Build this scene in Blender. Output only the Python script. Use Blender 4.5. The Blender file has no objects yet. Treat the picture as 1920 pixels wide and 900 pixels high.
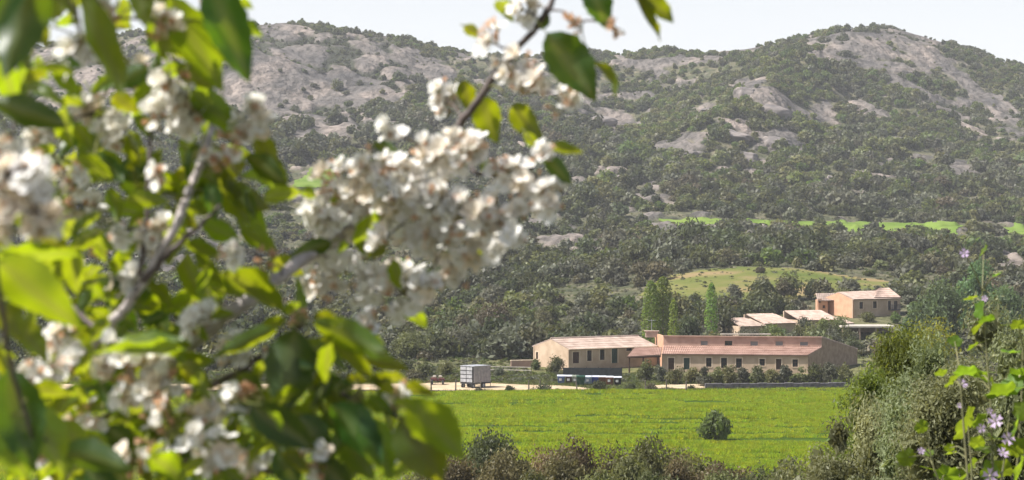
import bpy, math, random
import numpy as np
from mathutils import Matrix, Vector

# ---------------------------------------------------------------- camera, sky, sun, exposure
SC = bpy.context.scene
COL = SC.collection
F = 3045.0            # focal length in pixels of the 1920 wide photograph
EYE = 20.0            # camera height above the meadow
cam = bpy.data.cameras.new('camera')
camo = bpy.data.objects.new('camera', cam)
COL.objects.link(camo)
camo.location = (0, 0, EYE)
camo.rotation_euler = (math.radians(90), 0, 0)
cam.sensor_width = 36.0
cam.lens = 36.0 * F / 1920.0
cam.clip_start = 0.05
cam.clip_end = 9000
cam.dof.use_dof = True
cam.dof.focus_distance = 240.0
cam.dof.aperture_fstop = 8.5
SC.camera = camo

SUN = np.array([-0.60, -0.10, 0.79]); SUN /= np.linalg.norm(SUN)
W_ = bpy.data.worlds.new('World'); SC.world = W_; W_.use_nodes = True
nt = W_.node_tree
bg = nt.nodes['Background']
sky = nt.nodes.new('ShaderNodeTexSky'); sky.sky_type = 'NISHITA'; sky.sun_disc = False
sky.sun_elevation = math.asin(SUN[2]); sky.sun_rotation = math.atan2(SUN[0], SUN[1])
sky.altitude = 0; sky.air_density = 1.0; sky.dust_density = 2.0; sky.ozone_density = 1.0
tcs = nt.nodes.new('ShaderNodeTexCoord'); sx = nt.nodes.new('ShaderNodeSeparateXYZ'); nt.links.new(tcs.outputs['Generated'], sx.inputs[0])
mrs = nt.nodes.new('ShaderNodeMapRange'); mrs.interpolation_type = 'SMOOTHSTEP'      # spring haze whitens the sky, most of all low down
mrs.inputs[1].default_value = 0.0; mrs.inputs[2].default_value = 0.5; mrs.inputs[3].default_value = 0.92; mrs.inputs[4].default_value = 0.0
nt.links.new(sx.outputs[2], mrs.inputs[0])
hz_ = nt.nodes.new('ShaderNodeMix'); hz_.data_type = 'RGBA'; hz_.inputs[7].default_value = (8.1, 8.15, 8.25, 1)
nt.links.new(mrs.outputs[0], hz_.inputs[0]); nt.links.new(sky.outputs[0], hz_.inputs[6]); nt.links.new(hz_.outputs[2], bg.inputs[0]); bg.inputs[1].default_value = 0.078
sl = bpy.data.lights.new('sun', 'SUN'); sl.energy = 5.0; sl.angle = math.radians(0.53); sl.color = (1.0, 0.965, 0.91)
so = bpy.data.objects.new('sun', sl); COL.objects.link(so); so.location = (-60, 0, 120)
so.rotation_euler = Vector(SUN).to_track_quat('Z', 'Y').to_euler()
SC.view_settings.view_transform = 'Standard'; SC.view_settings.look = 'None'
SC.view_settings.exposure = 0.82; SC.view_settings.gamma = 1.0
SC.cycles.use_denoising = True
SC.cycles.max_bounces = 9; SC.cycles.diffuse_bounces = 5; SC.cycles.transmission_bounces = 5
SC.cycles.volume_bounces = 0; SC.cycles.transparent_max_bounces = 4
HAZE = 0.00019

R = np.random.default_rng(11)
random.seed(5)

# ---------------------------------------------------------------- helpers
def P(px, py, d):
    return np.array([(px - 960.0) / F * d, d, EYE - (py - 450.0) / F * d])

def link(o, parent=None):
    COL.objects.link(o)
    if parent is not None: o.parent = parent
    return o

def tag(o, label=None, cat=None, group=None, kind=None):
    if label: o['label'] = label
    if cat: o['category'] = cat
    if group: o['group'] = group
    if kind: o['kind'] = kind
    return o

def empty(name, loc, label=None, cat=None, group=None):
    o = bpy.data.objects.new(name, None); o.empty_display_size = 0.3
    o.location = tuple(float(v) for v in loc)
    link(o); tag(o, label, cat, group)
    return o

def mesh(name, V, Fs, mats, mi=None, smooth=False, attrs=None):
    """V (n,3); Fs an (m,k) array or list of faces"""
    me = bpy.data.meshes.new(name)
    V = np.asarray(V, dtype=np.float32)
    if isinstance(Fs, np.ndarray):
        m, k = Fs.shape
        me.vertices.add(len(V)); me.vertices.foreach_set('co', V.ravel())
        me.loops.add(m * k); me.loops.foreach_set('vertex_index', Fs.astype(np.int32).ravel())
        me.polygons.add(m)
        me.polygons.foreach_set('loop_start', np.arange(0, m * k, k, dtype=np.int32))
        me.polygons.foreach_set('loop_total', np.full(m, k, dtype=np.int32))
    else:
        me.from_pydata([tuple(map(float, v)) for v in V], [], [tuple(map(int, f)) for f in Fs])
    for mt in (mats if isinstance(mats, (list, tuple)) else [mats]): me.materials.append(mt)
    n = len(me.polygons)
    if mi is not None: me.polygons.foreach_set('material_index', np.asarray(mi, dtype=np.int32))
    if smooth: me.polygons.foreach_set('use_smooth', np.ones(n, dtype=bool))
    if attrs:
        for an, av in attrs.items():
            a = me.attributes.new(an, 'FLOAT', 'POINT'); a.data.foreach_set('value', np.asarray(av, dtype=np.float32))
    me.update(calc_edges=True)
    return me

def obj(name, me, parent=None, loc=None, mat4=None):
    o = bpy.data.objects.new(name, me)
    link(o, parent)
    if loc is not None: o.location = tuple(float(v) for v in loc)
    if mat4 is not None: o.matrix_basis = mat4
    return o

class MB:
    """collects simple shapes into one mesh"""
    def __init__(s): s.V = []; s.F = []; s.M = []; s.n = 0
    def add(s, V, Fs, m=0):
        for f in Fs: s.F.append(tuple(i + s.n for i in f)); s.M.append(m)
        s.V.extend([tuple(map(float, v)) for v in V]); s.n += len(V)
        return s
    def box(s, c, sz, m=0, ax=None, bev=0.0):
        c = np.array(c, float); h = np.array(sz, float) / 2
        A = np.eye(3) if ax is None else np.array(ax, float)
        if bev <= 0:
            V = [c + A.T @ (h * np.array(k)) for k in ((-1,-1,-1),(1,-1,-1),(1,1,-1),(-1,1,-1),(-1,-1,1),(1,-1,1),(1,1,1),(-1,1,1))]
            Fs = [(0,3,2,1),(4,5,6,7),(0,1,5,4),(1,2,6,5),(2,3,7,6),(3,0,4,7)]
            return s.add(V, Fs, m)
        V = []
        for z, q in ((-h[2], bev), (-h[2] + bev, 0), (h[2] - bev, 0), (h[2], bev)):
            for k in ((-1,-1),(1,-1),(1,1),(-1,1)):
                V.append(c + A.T @ np.array([k[0] * (h[0] - q), k[1] * (h[1] - q), z]))
        Fs = [(0,3,2,1), (12,13,14,15)]
        for r in range(3):
            for k in range(4):
                Fs.append((r*4+k, r*4+(k+1) % 4, r*4+4+(k+1) % 4, r*4+4+k))
        return s.add(V, Fs, m)
    def tube(s, pts, rad, sides=6, m=0, caps=True):
        pts = [np.array(p, float) for p in pts]
        n = len(pts)
        if not hasattr(rad, '__len__'): rad = [rad] * n
        up = np.array([0.12, 0.31, 0.94]); V = []
        for i, p in enumerate(pts):
            t = pts[min(i+1, n-1)] - pts[max(i-1, 0)]; t /= (np.linalg.norm(t) + 1e-9)
            a = np.cross(t, up); la = np.linalg.norm(a)
            if la < 0.15: a = np.cross(t, np.array([1., 0, 0])); la = np.linalg.norm(a)
            a /= la; b = np.cross(t, a)
            for k in range(sides):
                q = 2 * math.pi * k / sides
                V.append(p + rad[i] * (math.cos(q) * a + math.sin(q) * b))
        Fs = []
        for i in range(n - 1):
            for k in range(sides):
                Fs.append((i*sides+k, i*sides+(k+1) % sides, (i+1)*sides+(k+1) % sides, (i+1)*sides+k))
        if caps:
            Fs.append(tuple(range(sides - 1, -1, -1))); Fs.append(tuple((n-1)*sides + k for k in range(sides)))
        return s.add(V, Fs, m)
    def build(s, name, mats, parent=None, base=(0, 0, 0), smooth=False):
        V = np.array(s.V) - np.array(base)
        return obj(name, mesh(name, V, s.F, mats, s.M, smooth), parent)

# ---------------------------------------------------------------- noise
def _h(ix, iy, seed):
    n = (ix.astype(np.int64) * 374761393 + iy.astype(np.int64) * 668265263 + seed * 1442695041) & 0xffffffff
    n = ((n ^ (n >> 13)) * 1274126177) & 0xffffffff
    return ((n ^ (n >> 16)) & 0xffff) / 32767.5 - 1.0

def vn(x, y, seed=0):
    x = np.asarray(x, float); y = np.asarray(y, float)
    ix = np.floor(x); iy = np.floor(y); fx = x - ix; fy = y - iy
    fx = fx*fx*fx*(fx*(fx*6-15)+10); fy = fy*fy*fy*(fy*(fy*6-15)+10)
    a = _h(ix, iy, seed); b = _h(ix+1, iy, seed); c = _h(ix, iy+1, seed); d = _h(ix+1, iy+1, seed)
    return (a*(1-fx)+b*fx)*(1-fy) + (c*(1-fx)+d*fx)*fy

def fbm(x, y, seed=0, o=4):
    s = 0; a = 1.0; t = 0
    for k in range(o):
        s = s + a * vn(x * 2**k + 17.3*k, y * 2**k - 9.1*k, seed + k); t += a; a *= 0.5
    return s / t

def sstep(a, b, x):
    t = np.clip((np.asarray(x, float) - a) / (b - a), 0, 1); return t*t*(3-2*t)

# ---------------------------------------------------------------- materials
def mat(name):
    m = bpy.data.materials.new(name); m.use_nodes = True
    return m, m.node_tree, m.node_tree.nodes, m.node_tree.links, m.node_tree.nodes['Principled BSDF']

def ramp(nd, stops):
    r = nd.new('ShaderNodeValToRGB'); e = r.color_ramp.elements
    while len(e) < len(stops): e.new(0.5)
    for i, (p, c) in enumerate(stops):
        e[i].position = p; e[i].color = (c[0], c[1], c[2], 1)
    return r

def noise_mat(name, c1, c2, scale=4.0, rough=0.8, bump=0.0, bscale=30.0, detail=5, spec=0.3, coords='Object', lo=0.35, hi=0.65, metal=0.0, stretch=None):
    m, t, nd, ln, b = mat(name)
    tc = nd.new('ShaderNodeTexCoord'); src = tc.outputs[coords]
    if stretch:
        mp = nd.new('ShaderNodeMapping'); mp.inputs['Scale'].default_value = stretch
        ln.new(src, mp.inputs[0]); src = mp.outputs[0]
    n = nd.new('ShaderNodeTexNoise'); n.inputs['Scale'].default_value = scale; n.inputs['Detail'].default_value = detail
    ln.new(src, n.inputs['Vector'])
    r = ramp(nd, [(lo, c1), (hi, c2)])
    ln.new(n.outputs['Fac'], r.inputs[0]); ln.new(r.outputs[0], b.inputs['Base Color'])
    b.inputs['Roughness'].default_value = rough; b.inputs['Specular IOR Level'].default_value = spec
    b.inputs['Metallic'].default_value = metal
    if bump > 0:
        n2 = nd.new('ShaderNodeTexNoise'); n2.inputs['Scale'].default_value = bscale; n2.inputs['Detail'].default_value = 4
        ln.new(src, n2.inputs['Vector'])
        bp = nd.new('ShaderNodeBump'); bp.inputs['Strength'].default_value = bump
        ln.new(n2.outputs['Fac'], bp.inputs['Height']); ln.new(bp.outputs[0], b.inputs['Normal'])
    return m

def leaf_mat(name, c, tr, tmix=0.4, var=0.42, scale=2.2, spec=0.25, rough=0.5, hue=0.055):
    """leaf: diffuse + translucent, each plant a little different, clumps of lighter and darker leaves"""
    m, t, nd, ln, b = mat(name)
    tc = nd.new('ShaderNodeTexCoord'); oi = nd.new('ShaderNodeObjectInfo')
    n = nd.new('ShaderNodeTexNoise'); n.inputs['Scale'].default_value = scale; n.inputs['Detail'].default_value = 3
    ln.new(tc.outputs['Object'], n.inputs['Vector'])
    mr = nd.new('ShaderNodeMapRange'); mr.inputs[1].default_value = 0.3; mr.inputs[2].default_value = 0.7
    mr.inputs[3].default_value = 1 - var; mr.inputs[4].default_value = 1 + var
    ln.new(n.outputs['Fac'], mr.inputs[0])
    mr2 = nd.new('ShaderNodeMapRange'); mr2.inputs[3].default_value = 1 - var * 0.8; mr2.inputs[4].default_value = 1 + var * 0.8
    ln.new(oi.outputs['Random'], mr2.inputs[0])
    mu = nd.new('ShaderNodeMath'); mu.operation = 'MULTIPLY'
    ln.new(mr.outputs[0], mu.inputs[0]); ln.new(mr2.outputs[0], mu.inputs[1])
    hr = nd.new('ShaderNodeMapRange'); hr.inputs[3].default_value = 0.5 - hue * 0.5; hr.inputs[4].default_value = 0.5 + hue * 0.4
    wn = nd.new('ShaderNodeMath'); wn.operation = 'FRACT'
    m3 = nd.new('ShaderNodeMath'); m3.operation = 'MULTIPLY'; m3.inputs[1].default_value = 7.31
    ln.new(oi.outputs['Random'], m3.inputs[0]); ln.new(m3.outputs[0], wn.inputs[0]); ln.new(wn.outputs[0], hr.inputs[0])
    outs = []
    for col in (c, tr):
        hs = nd.new('ShaderNodeHueSaturation'); hs.inputs['Color'].default_value = (*col, 1)
        ln.new(hr.outputs[0], hs.inputs['Hue']); ln.new(mu.outputs[0], hs.inputs['Value'])
        outs.append(hs)
    ln.new(outs[0].outputs[0], b.inputs['Base Color'])
    b.inputs['Roughness'].default_value = rough; b.inputs['Specular IOR Level'].default_value = spec
    tl = nd.new('ShaderNodeBsdfTranslucent'); ln.new(outs[1].outputs[0], tl.inputs[0])
    mx = nd.new('ShaderNodeMixShader'); mx.inputs[0].default_value = tmix
    ln.new(b.outputs[0], mx.inputs[1]); ln.new(tl.outputs[0], mx.inputs[2])
    ln.new(mx.outputs[0], nd['Material Output'].inputs['Surface'])
    return m

M = {}
M['dark']   = leaf_mat('foliage_dark', (0.070, 0.081, 0.036), (0.12, 0.135, 0.035), 0.38)
M['olive']  = leaf_mat('foliage_olive', (0.115, 0.122, 0.048), (0.17, 0.18, 0.04), 0.36)
M['grey']   = leaf_mat('foliage_grey_green', (0.115, 0.118, 0.078), (0.13, 0.13, 0.06), 0.35)
M['brown']  = leaf_mat('foliage_brown', (0.112, 0.100, 0.056), (0.14, 0.12, 0.05), 0.35)
M['green']  = leaf_mat('foliage_green', (0.085, 0.112, 0.032), (0.17, 0.22, 0.03), 0.38)
M['poplar'] = leaf_mat('foliage_poplar', (0.11, 0.17, 0.035), (0.26, 0.38, 0.03), 0.45)
M['blue']   = leaf_mat('foliage_blue_green', (0.105, 0.165, 0.072), (0.19, 0.29, 0.07), 0.42)
M['bark']   = noise_mat('bark', (0.09, 0.07, 0.055), (0.2, 0.17, 0.14), 8, 0.9)
# ---------------------------------------------------------------- the land
KN = np.array([0, 300, 560, 800, 1000, 1150, 1300, 1500, 1700, 1920], float)
ROWZ = [(0, 18.4), (6, 17.3), (15, 15.2), (30, 12.4), (50, 9.4), (70, 6.6), (85, 4.8), (100, 2.2), (115, 0.5), (130, 0.0),
        (170, 0.0), (214, 0.0), (226, 0.1), (240, 0.35), (255, 0.8)]
ROWP = [(280, [658]*10),
        (300, [648, 648, 644, 640, 636, 630, 622, 610, 606, 606]),
        (330, [618, 618, 614, 608, 600, 592, 570, 572, 575, 580]),
        (380, [575, 575, 570, 562, 548, 532, 506, 505, 518, 530]),
        (450, [528, 528, 522, 508, 492, 480, 470, 468, 470, 478]),
        (500, [480, 480, 472, 462, 452, 446, 441, 440, 444, 450]),
        (560, [420, 420, 412, 412, 410, 409, 409, 411, 415, 424]),
        (650, [350, 340, 318, 330, 342, 343, 343, 346, 352, 362]),
        (780, [245, 230, 205, 225, 246, 243, 236, 228, 234, 258]),
        (900, [150, 130, 108, 148, 172, 170, 158, 130, 132, 186])]
RIDGE = np.array([(0, 95), (100, 88), (220, 72), (330, 66), (440, 58), (490, 53), (560, 50), (620, 57), (700, 66), (760, 77), (800, 88), (880, 103),
                  (960, 110), (1050, 106), (1100, 104), (1200, 106), (1300, 103), (1370, 97), (1420, 91), (1470, 80), (1520, 71), (1580, 63),
                  (1640, 59), (1690, 65), (1740, 79), (1800, 95), (1860, 114), (1920, 133)], float)
PXT = np.arange(-400, 2325, 5.0)
def _sm(a, n):
    k = np.hanning(n); k /= k.sum(); return np.convolve(np.pad(a, n//2, mode='edge'), k, mode='valid')[:len(a)]
DR = []; ZR = []
for d, z in ROWZ: DR.append(d); ZR.append(np.full(len(PXT), float(z)))
for d, ps in ROWP:
    DR.append(d); ZR.append(EYE - (_sm(np.interp(PXT, KN, ps), 41) - 450) / F * d)
rz = EYE - (_sm(np.interp(PXT, RIDGE[:, 0], RIDGE[:, 1]), 7) - 450) / F * 1000
DR.append(1000); ZR.append(rz)
for d, dz in ((1060, 3), (1200, 30), (1600, 75)): DR.append(d); ZR.append(rz - dz)
DR.append(2500); ZR.append(np.full(len(PXT), 25.0))
DR = np.array(DR, float); ZR = np.array(ZR)
SL = np.zeros_like(ZR)
dd = np.diff(DR)[:, None]; de = np.diff(ZR, axis=0) / dd
for i in range(1, len(DR) - 1):
    m1, m2 = de[i-1], de[i]
    w1 = 2*dd[i] + dd[i-1]; w2 = dd[i] + 2*dd[i-1]
    ok = m1 * m2 > 0
    SL[i] = np.where(ok, (w1 + w2) / (w1 / np.where(ok, m1, 1) + w2 / np.where(ok, m2, 1)), 0)
SL[0] = de[0]; SL[-1] = de[-1]

# granite outcrops: centre, half axes (photo pixels), tilt
ROCKS = [(330,150,260,80,0),(120,150,160,70,0),(570,85,130,38,5),(700,112,110,40,18),(560,170,125,80,28),(480,150,110,70,20),(690,165,80,32,10),
         (800,140,70,26,18),(650,220,60,26,20),(620,130,110,50,10),(1130,225,70,22,12),(1285,282,58,17,0),(1160,330,40,15,0),(1255,118,95,8,-3),(1400,96,60,7,-6),
         (1665,72,105,13,3),(1640,96,60,14,8),(1560,98,45,10,-18),(1630,124,115,10,8),(1740,110,70,16,24),(1800,150,75,15,36),(1870,200,80,14,28),(1720,172,80,9,24),(1400,160,34,15,-10),(1455,192,72,26,22),
         (1370,240,50,14,0),(1310,262,44,14,0),(1425,266,48,20,20),(1335,205,24,8,-20),(1620,200,80,11,24),(1530,225,40,12,10),(1110,478,26,10,0),(1275,432,50,7,0),
         (1440,330,30,6,15),(1225,350,24,6,0),(1180,180,50,7,0),(1060,180,60,14,10),(1890,235,60,14,30),(1780,215,70,8,24)]
def rockmask(px, py, x, y):
    n = 0.75 * fbm(x / 16.0, y / 24.0, 3, 4) + 0.35 * vn(x / 5.0, y / 9.0, 9)
    m = np.zeros_like(px)
    for (cx, cy, ax, ay, an) in ROCKS:
        c, s = math.cos(math.radians(an)), math.sin(math.radians(an))
        u = ((px - cx) * c + (py - cy) * s) / ax; v = (-(px - cx) * s + (py - cy) * c) / ay
        r = np.sqrt(u*u + v*v)
        m = np.maximum(m, 1.25 - r)
    return sstep(0.12, 0.30, m + n * 0.80)

# big rounded buttresses of the hills: photo column, distance, half widths, height
DOMES = [(430, 872, 100, 48, 15), (640, 925, 60, 40, 6), (735, 900, 55, 45, 6), (1590, 925, 85, 40, 6), (1500, 870, 75, 45, 12), (1425, 800, 65, 45, 14), (1345, 735, 60, 40, 9), (1580, 770, 80, 60, -7), (1820, 830, 90, 70, -6), (600, 800, 70, 60, -6), (1180, 860, 80, 70, -8)]
def base_z(px, d):
    px = np.asarray(px, float); d = np.asarray(d, float)
    i = np.clip(np.searchsorted(DR, d, side='right') - 1, 0, len(DR) - 2)
    q = np.clip((px - PXT[0]) / 5.0, 0, len(PXT) - 1.001); j = q.astype(int); fq = q - j
    g = lambda A, r: A[r, j] * (1 - fq) + A[r, j+1] * fq
    h = DR[i+1] - DR[i]; t = np.clip((d - DR[i]) / h, 0, 1)
    z0, z1, s0, s1 = g(ZR, i), g(ZR, i+1), g(SL, i), g(SL, i+1)
    t2 = t*t; t3 = t2*t
    return (2*t3-3*t2+1)*z0 + (t3-2*t2+t)*h*s0 + (-2*t3+3*t2)*z1 + (t3-t2)*h*s1

def ground(px, d, full=False):
    """height of the land at photo column px and distance d, with its relief"""
    px = np.asarray(px, float); d = np.asarray(d, float)
    x = (px - 960) / F * d
    z = base_z(px, d)
    # the slope to the right of the viewer
    z = z + 2.1 * sstep(1250, 1700, px) * sstep(6, 12, d) * (1 - sstep(22, 70, d))
    a = sstep(255, 420, d); b = sstep(480, 700, d) * (1 - 0.55 * sstep(940, 1000, d))
    z = z + a * 0.35 * vn(x / 14, d / 14, 21) + b * (2.6 * vn(x / 75, d / 75, 1) + 1.8 * vn(x / 30, d / 34, 2) + 0.6 * vn(x / 11, d / 12, 4))
    for (bx, bd, bw, bl, bh) in DOMES:
        z = z + bh * np.exp(-((px - bx) / bw) ** 2 - ((d - bd) / bl) ** 2)
    py = 450 + F * (EYE - z) / np.maximum(d, 0.5)
    rock = rockmask(px, py, x, d) * sstep(380, 420, d)
    # domes broken by rounded joints
    u = x * 0.8 + d * 0.35; v = d * 0.8 - x * 0.45
    LS_ = .45 + .55 * sstep(650, 1000, px)          # broad smooth slabs on the left hill
    c1 = 1 - np.abs(fbm(u / 46, v / 70, 31, 4)) * 5.5; c2 = 1 - np.abs(fbm(u / 19, v / 30, 41, 4)) * 4.6
    crack = np.clip(c1, 0, 1) ** 2 * 3.6 + np.clip(c2, 0, 1) ** 2 * 1.0 * LS_
    amp = 0.45 + 0.55 * (1 - sstep(960, 1000, d))
    f1 = fbm(u / 7.5, v / 11, 57, 3); ledge = np.abs(f1) ** .6
    z = z + rock * amp * (1.2 - crack + LS_ * (1.0 * vn(x / 20, d / 20, 77) + 1.2 * (ledge - .4)))
    if full: return x, z, py, rock, np.clip(crack / 3, 0, 1)
    return z

def gp(px, d, dz=0.0):
    return np.array([(px - 960) / F * d, d, float(ground(np.array([px], float), np.array([d], float))[0]) + dz])

def inside(px, py, poly):
    poly = np.asarray(poly, float); r = np.zeros(np.shape(px), bool); n = len(poly); j = n - 1
    for i in range(n):
        xi, yi = poly[i]; xj, yj = poly[j]
        c = ((yi > py) != (yj > py)) & (px < (xj - xi) * (py - yi) / (yj - yi + 1e-12) + xi)
        r ^= c; j = i
    return r

# fields seen on the hillside (photo outline)
MEADOW = [(1195,556),(1225,535),(1260,515),(1330,504),(1420,500),(1500,504),(1580,516),(1650,524),(1690,534),(1700,552),(1640,548),(1560,546),(1520,556),(1450,560),(1330,566),(1240,562)]
UPPER = [(1225,412),(1300,409),(1420,413),(1500,415),(1620,417),(1730,419),(1920,428),(2000,432),(2000,446),(1900,440),(1780,436),(1720,440),(1640,444),(1560,440),(1500,430),(1420,424),(1320,422),(1250,420)]
PATCH = [(548,352),(552,338),(575,330),(585,302),(592,318),(625,322),(640,345),(600,354)]

colang = [math.atan((p - 960) / F) for p in np.arange(-60, 1983, 3.0)]
a0 = colang[0]; a1 = colang[-1]
left = [a0 - k * (math.pi + a0 * 1.0) / 40 for k in range(1, 41)]
left = list(np.linspace(-math.pi, a0, 44)[:-1]); right = list(np.linspace(a1, math.pi, 44)[1:])
ANG = np.array(left + colang + right)
DS = np.concatenate([np.linspace(0.3, 10, 12), np.linspace(11, 130, 60), np.linspace(133, 258, 42), np.linspace(260, 600, 190), np.linspace(601.8, 1012, 225), [1020, 1030, 1045, 1065, 1100, 1150, 1220, 1320, 1450, 1600, 1900, 2300]])
AA, DD = np.meshgrid(ANG, DS)
inv = np.abs(AA) < 0.36
PXg = np.where(inv, 960 + F * np.tan(np.clip(AA, -0.36, 0.36)), 960 + F * np.tan(0.36) * np.sign(AA))
PXg = np.clip(PXg, -360, 2280)
xx, zz, pyg, rockg, crackg = ground(PXg, DD, True)
fade = 1 - sstep(1.0, 1.8, np.abs(AA))       # behind the viewer the land levels out
zz = 18.4 * (1 - fade) + zz * fade
XX = np.where(np.abs(AA) < 0.36, DD * np.tan(np.clip(AA, -0.36, 0.36)), DD * np.sin(AA) / math.cos(0.36))
YY = np.where(np.abs(AA) < 0.36, DD, DD * np.cos(AA) / math.cos(0.36))
nr, nc = AA.shape
idx = np.arange(nr * nc).reshape(nr, nc)
FQ = np.stack([idx[:-1, :-1], idx[:-1, 1:], idx[1:, 1:], idx[1:, :-1]], -1).reshape(-1, 4)

def land_material():
    m, t, nd, ln, b = mat('hillside')
    geo = nd.new('ShaderNodeNewGeometry'); at = nd.new('ShaderNodeAttribute'); at.attribute_name = 'rock'
    ag = nd.new('ShaderNodeAttribute'); ag.attribute_name = 'grass'
    ac = nd.new('ShaderNodeAttribute'); ac.attribute_name = 'crack'
    def nz(sc, det=5, st=(1, 1, 1)):
        mp = nd.new('ShaderNodeMapping'); mp.inputs['Scale'].default_value = st; ln.new(geo.outputs['Position'], mp.inputs[0])
        n = nd.new('ShaderNodeTexNoise'); n.inputs['Scale'].default_value = sc; n.inputs['Detail'].default_value = det; ln.new(mp.outputs[0], n.inputs['Vector']); return n
    def mix(f, a, c):
        x = nd.new('ShaderNodeMix'); x.data_type = 'RGBA'; ln.new(f, x.inputs[0]); ln.new(a, x.inputs[6]); ln.new(c, x.inputs[7]); return x.outputs[2]
    soil = ramp(nd, [(0.35, (0.055, 0.062, 0.032)), (0.5, (0.085, 0.085, 0.045)), (0.68, (0.16, 0.14, 0.09))]); ln.new(nz(0.16, 6).outputs['Fac'], soil.inputs[0])
    gr = ramp(nd, [(0.35, (0.10, 0.115, 0.035)), (0.62, (0.17, 0.16, 0.065))]); ln.new(nz(0.35, 6).outputs['Fac'], gr.inputs[0])
    rk = ramp(nd, [(0.30, (0.078, 0.072, 0.069)), (0.48, (0.155, 0.136, 0.122)), (0.66, (0.285, 0.232, 0.198))]); ln.new(nz(0.045, 8, (1, 0.6, 1.6)).outputs['Fac'], rk.inputs[0])
    lich = ramp(nd, [(0.44, (1, 1, 1)), (0.62, (0.36, 0.37, 0.36))]); ln.new(nz(0.30, 6, (1, 0.45, 0.4)).outputs['Fac'], lich.inputs[0])
    mm = nd.new('ShaderNodeMix'); mm.data_type = 'RGBA'; mm.blend_type = 'MULTIPLY'; mm.inputs[0].default_value = 0.8
    ln.new(rk.outputs[0], mm.inputs[6]); ln.new(lich.outputs[0], mm.inputs[7])
    scr = nd.new('ShaderNodeRGB'); scr.outputs[0].default_value = (0.042, 0.045, 0.028, 1)   # plants rooted in the joints
    rk2 = mix(ac.outputs['Fac'], mm.outputs[2], scr.outputs[0])
    c = mix(ag.outputs['Fac'], soil.outputs[0], gr.outputs[0])
    c = mix(at.outputs['Fac'], c, rk2)
    ln.new(c, b.inputs['Base Color']); b.inputs['Roughness'].default_value = 0.95; b.inputs['Specular IOR Level'].default_value = 0.15
    bp = nd.new('ShaderNodeBump'); bp.inputs['Strength'].default_value = 1.0; bp.inputs['Distance'].default_value = 2.2
    ln.new(nz(0.35, 8).outputs['Fac'], bp.inputs['Height']); ln.new(bp.outputs[0], b.inputs['Normal'])
    return m
grassg = np.clip(sstep(100, 215, DD) * (1 - sstep(275, 340, DD)) * (0.62 + 0.5 * fbm(XX / 9, YY / 12, 51, 3)), 0, 1)
LAND = obj('hills', mesh('hills', np.stack([XX, YY, zz], -1).reshape(-1, 3), FQ, land_material(), smooth=True,
                         attrs={'rock': rockg.ravel(), 'grass': grassg.ravel(), 'crack': (sstep(0.30, 0.7, crackg) * rockg).ravel()}))
tag(LAND, 'scrub covered hills with bare pinkish grey granite domes', kind='structure')

# sheets of field laid on the land
def sheet(name, poly, d0, d1, nd_, material, lift, label, pxstep=3.0, jit=3.0):
    poly = np.array(poly, float)
    pxs = np.arange(poly[:, 0].min() - 8, poly[:, 0].max() + 9, pxstep); ds = np.linspace(d0, d1, nd_)
    A, D = np.meshgrid(pxs, ds)
    x, z, py, rock, _ = ground(A, D, True)
    n1 = vn(x / 3.0, D / 3.0, 61) * jit
    ins = inside(A + n1 * 2, py + n1 * 0.6, poly)
    nr, nc = A.shape; ix = np.arange(nr * nc).reshape(nr, nc)
    q = np.stack([ix[:-1, :-1], ix[:-1, 1:], ix[1:, 1:], ix[1:, :-1]], -1)
    k = ins[:-1, :-1] & ins[:-1, 1:] & ins[1:, 1:] & ins[1:, :-1]
    q = q[k]
    used = np.unique(q); rm = np.full(nr * nc, -1); rm[used] = np.arange(len(used))
    V = np.stack([x, D, z + lift], -1).reshape(-1, 3)[used]
    o = obj(name, mesh(name, V, rm[q], material, smooth=True)); tag(o, label, kind='structure')
    return o

def field_mat(name, stops, sc, st, bump=0.6):
    m, t, nd, ln, b = mat(name)
    geo = nd.new('ShaderNodeNewGeometry')
    mp = nd.new('ShaderNodeMapping'); mp.inputs['Scale'].default_value = st; ln.new(geo.outputs['Position'], mp.inputs[0])
    n = nd.new('ShaderNodeTexNoise'); n.inputs['Scale'].default_value = sc; n.inputs['Detail'].default_value = 6; ln.new(mp.outputs[0], n.inputs['Vector'])
    r = ramp(nd, stops); ln.new(n.outputs['Fac'], r.inputs[0]); ln.new(r.outputs[0], b.inputs['Base Color'])
    b.inputs['Roughness'].default_value = 0.9; b.inputs['Specular IOR Level'].default_value = 0.0
    n2 = nd.new('ShaderNodeTexNoise'); n2.inputs['Scale'].default_value = sc * 6; ln.new(mp.outputs[0], n2.inputs['Vector'])
    bp = nd.new('ShaderNodeBump'); bp.inputs['Strength'].default_value = bump; bp.inputs['Distance'].default_value = 0.4
    ln.new(n2.outputs['Fac'], bp.inputs['Height']); ln.new(bp.outputs[0], b.inputs['Normal'])
    return m
M['wheat_ground'] = field_mat('green_field', [(0.3, (0.035, 0.06, 0.010)), (0.5, (0.05, 0.085, 0.012)), (0.7, (0.08, 0.12, 0.016))], 0.16, (0.35, 1.6, 1))
M['meadow'] = field_mat('yellow_meadow', [(0.38, (0.09, 0.115, 0.03)), (0.5, (0.14, 0.145, 0.045)), (0.60, (0.235, 0.175, 0.09))], 0.045, (1, 1.3, 1))
M['pasture'] = field_mat('upper_field', [(0.35, (0.11, 0.17, 0.03)), (0.6, (0.16, 0.22, 0.045))], 0.06, (1, 1.5, 1))
M['dirt'] = field_mat('dirt_track', [(0.35, (0.36, 0.27, 0.17)), (0.6, (0.52, 0.41, 0.28))], 0.5, (1, 1.6, 1), 0.3)
sheet('hillside_meadow', MEADOW, 325, 400, 60, M['meadow'], 0.12, 'sloping yellow green meadow above the farm buildings')
sheet('upper_field', UPPER, 470, 575, 70, M['pasture'], 0.2, 'strip of bright green field below the wooded hill')
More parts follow.
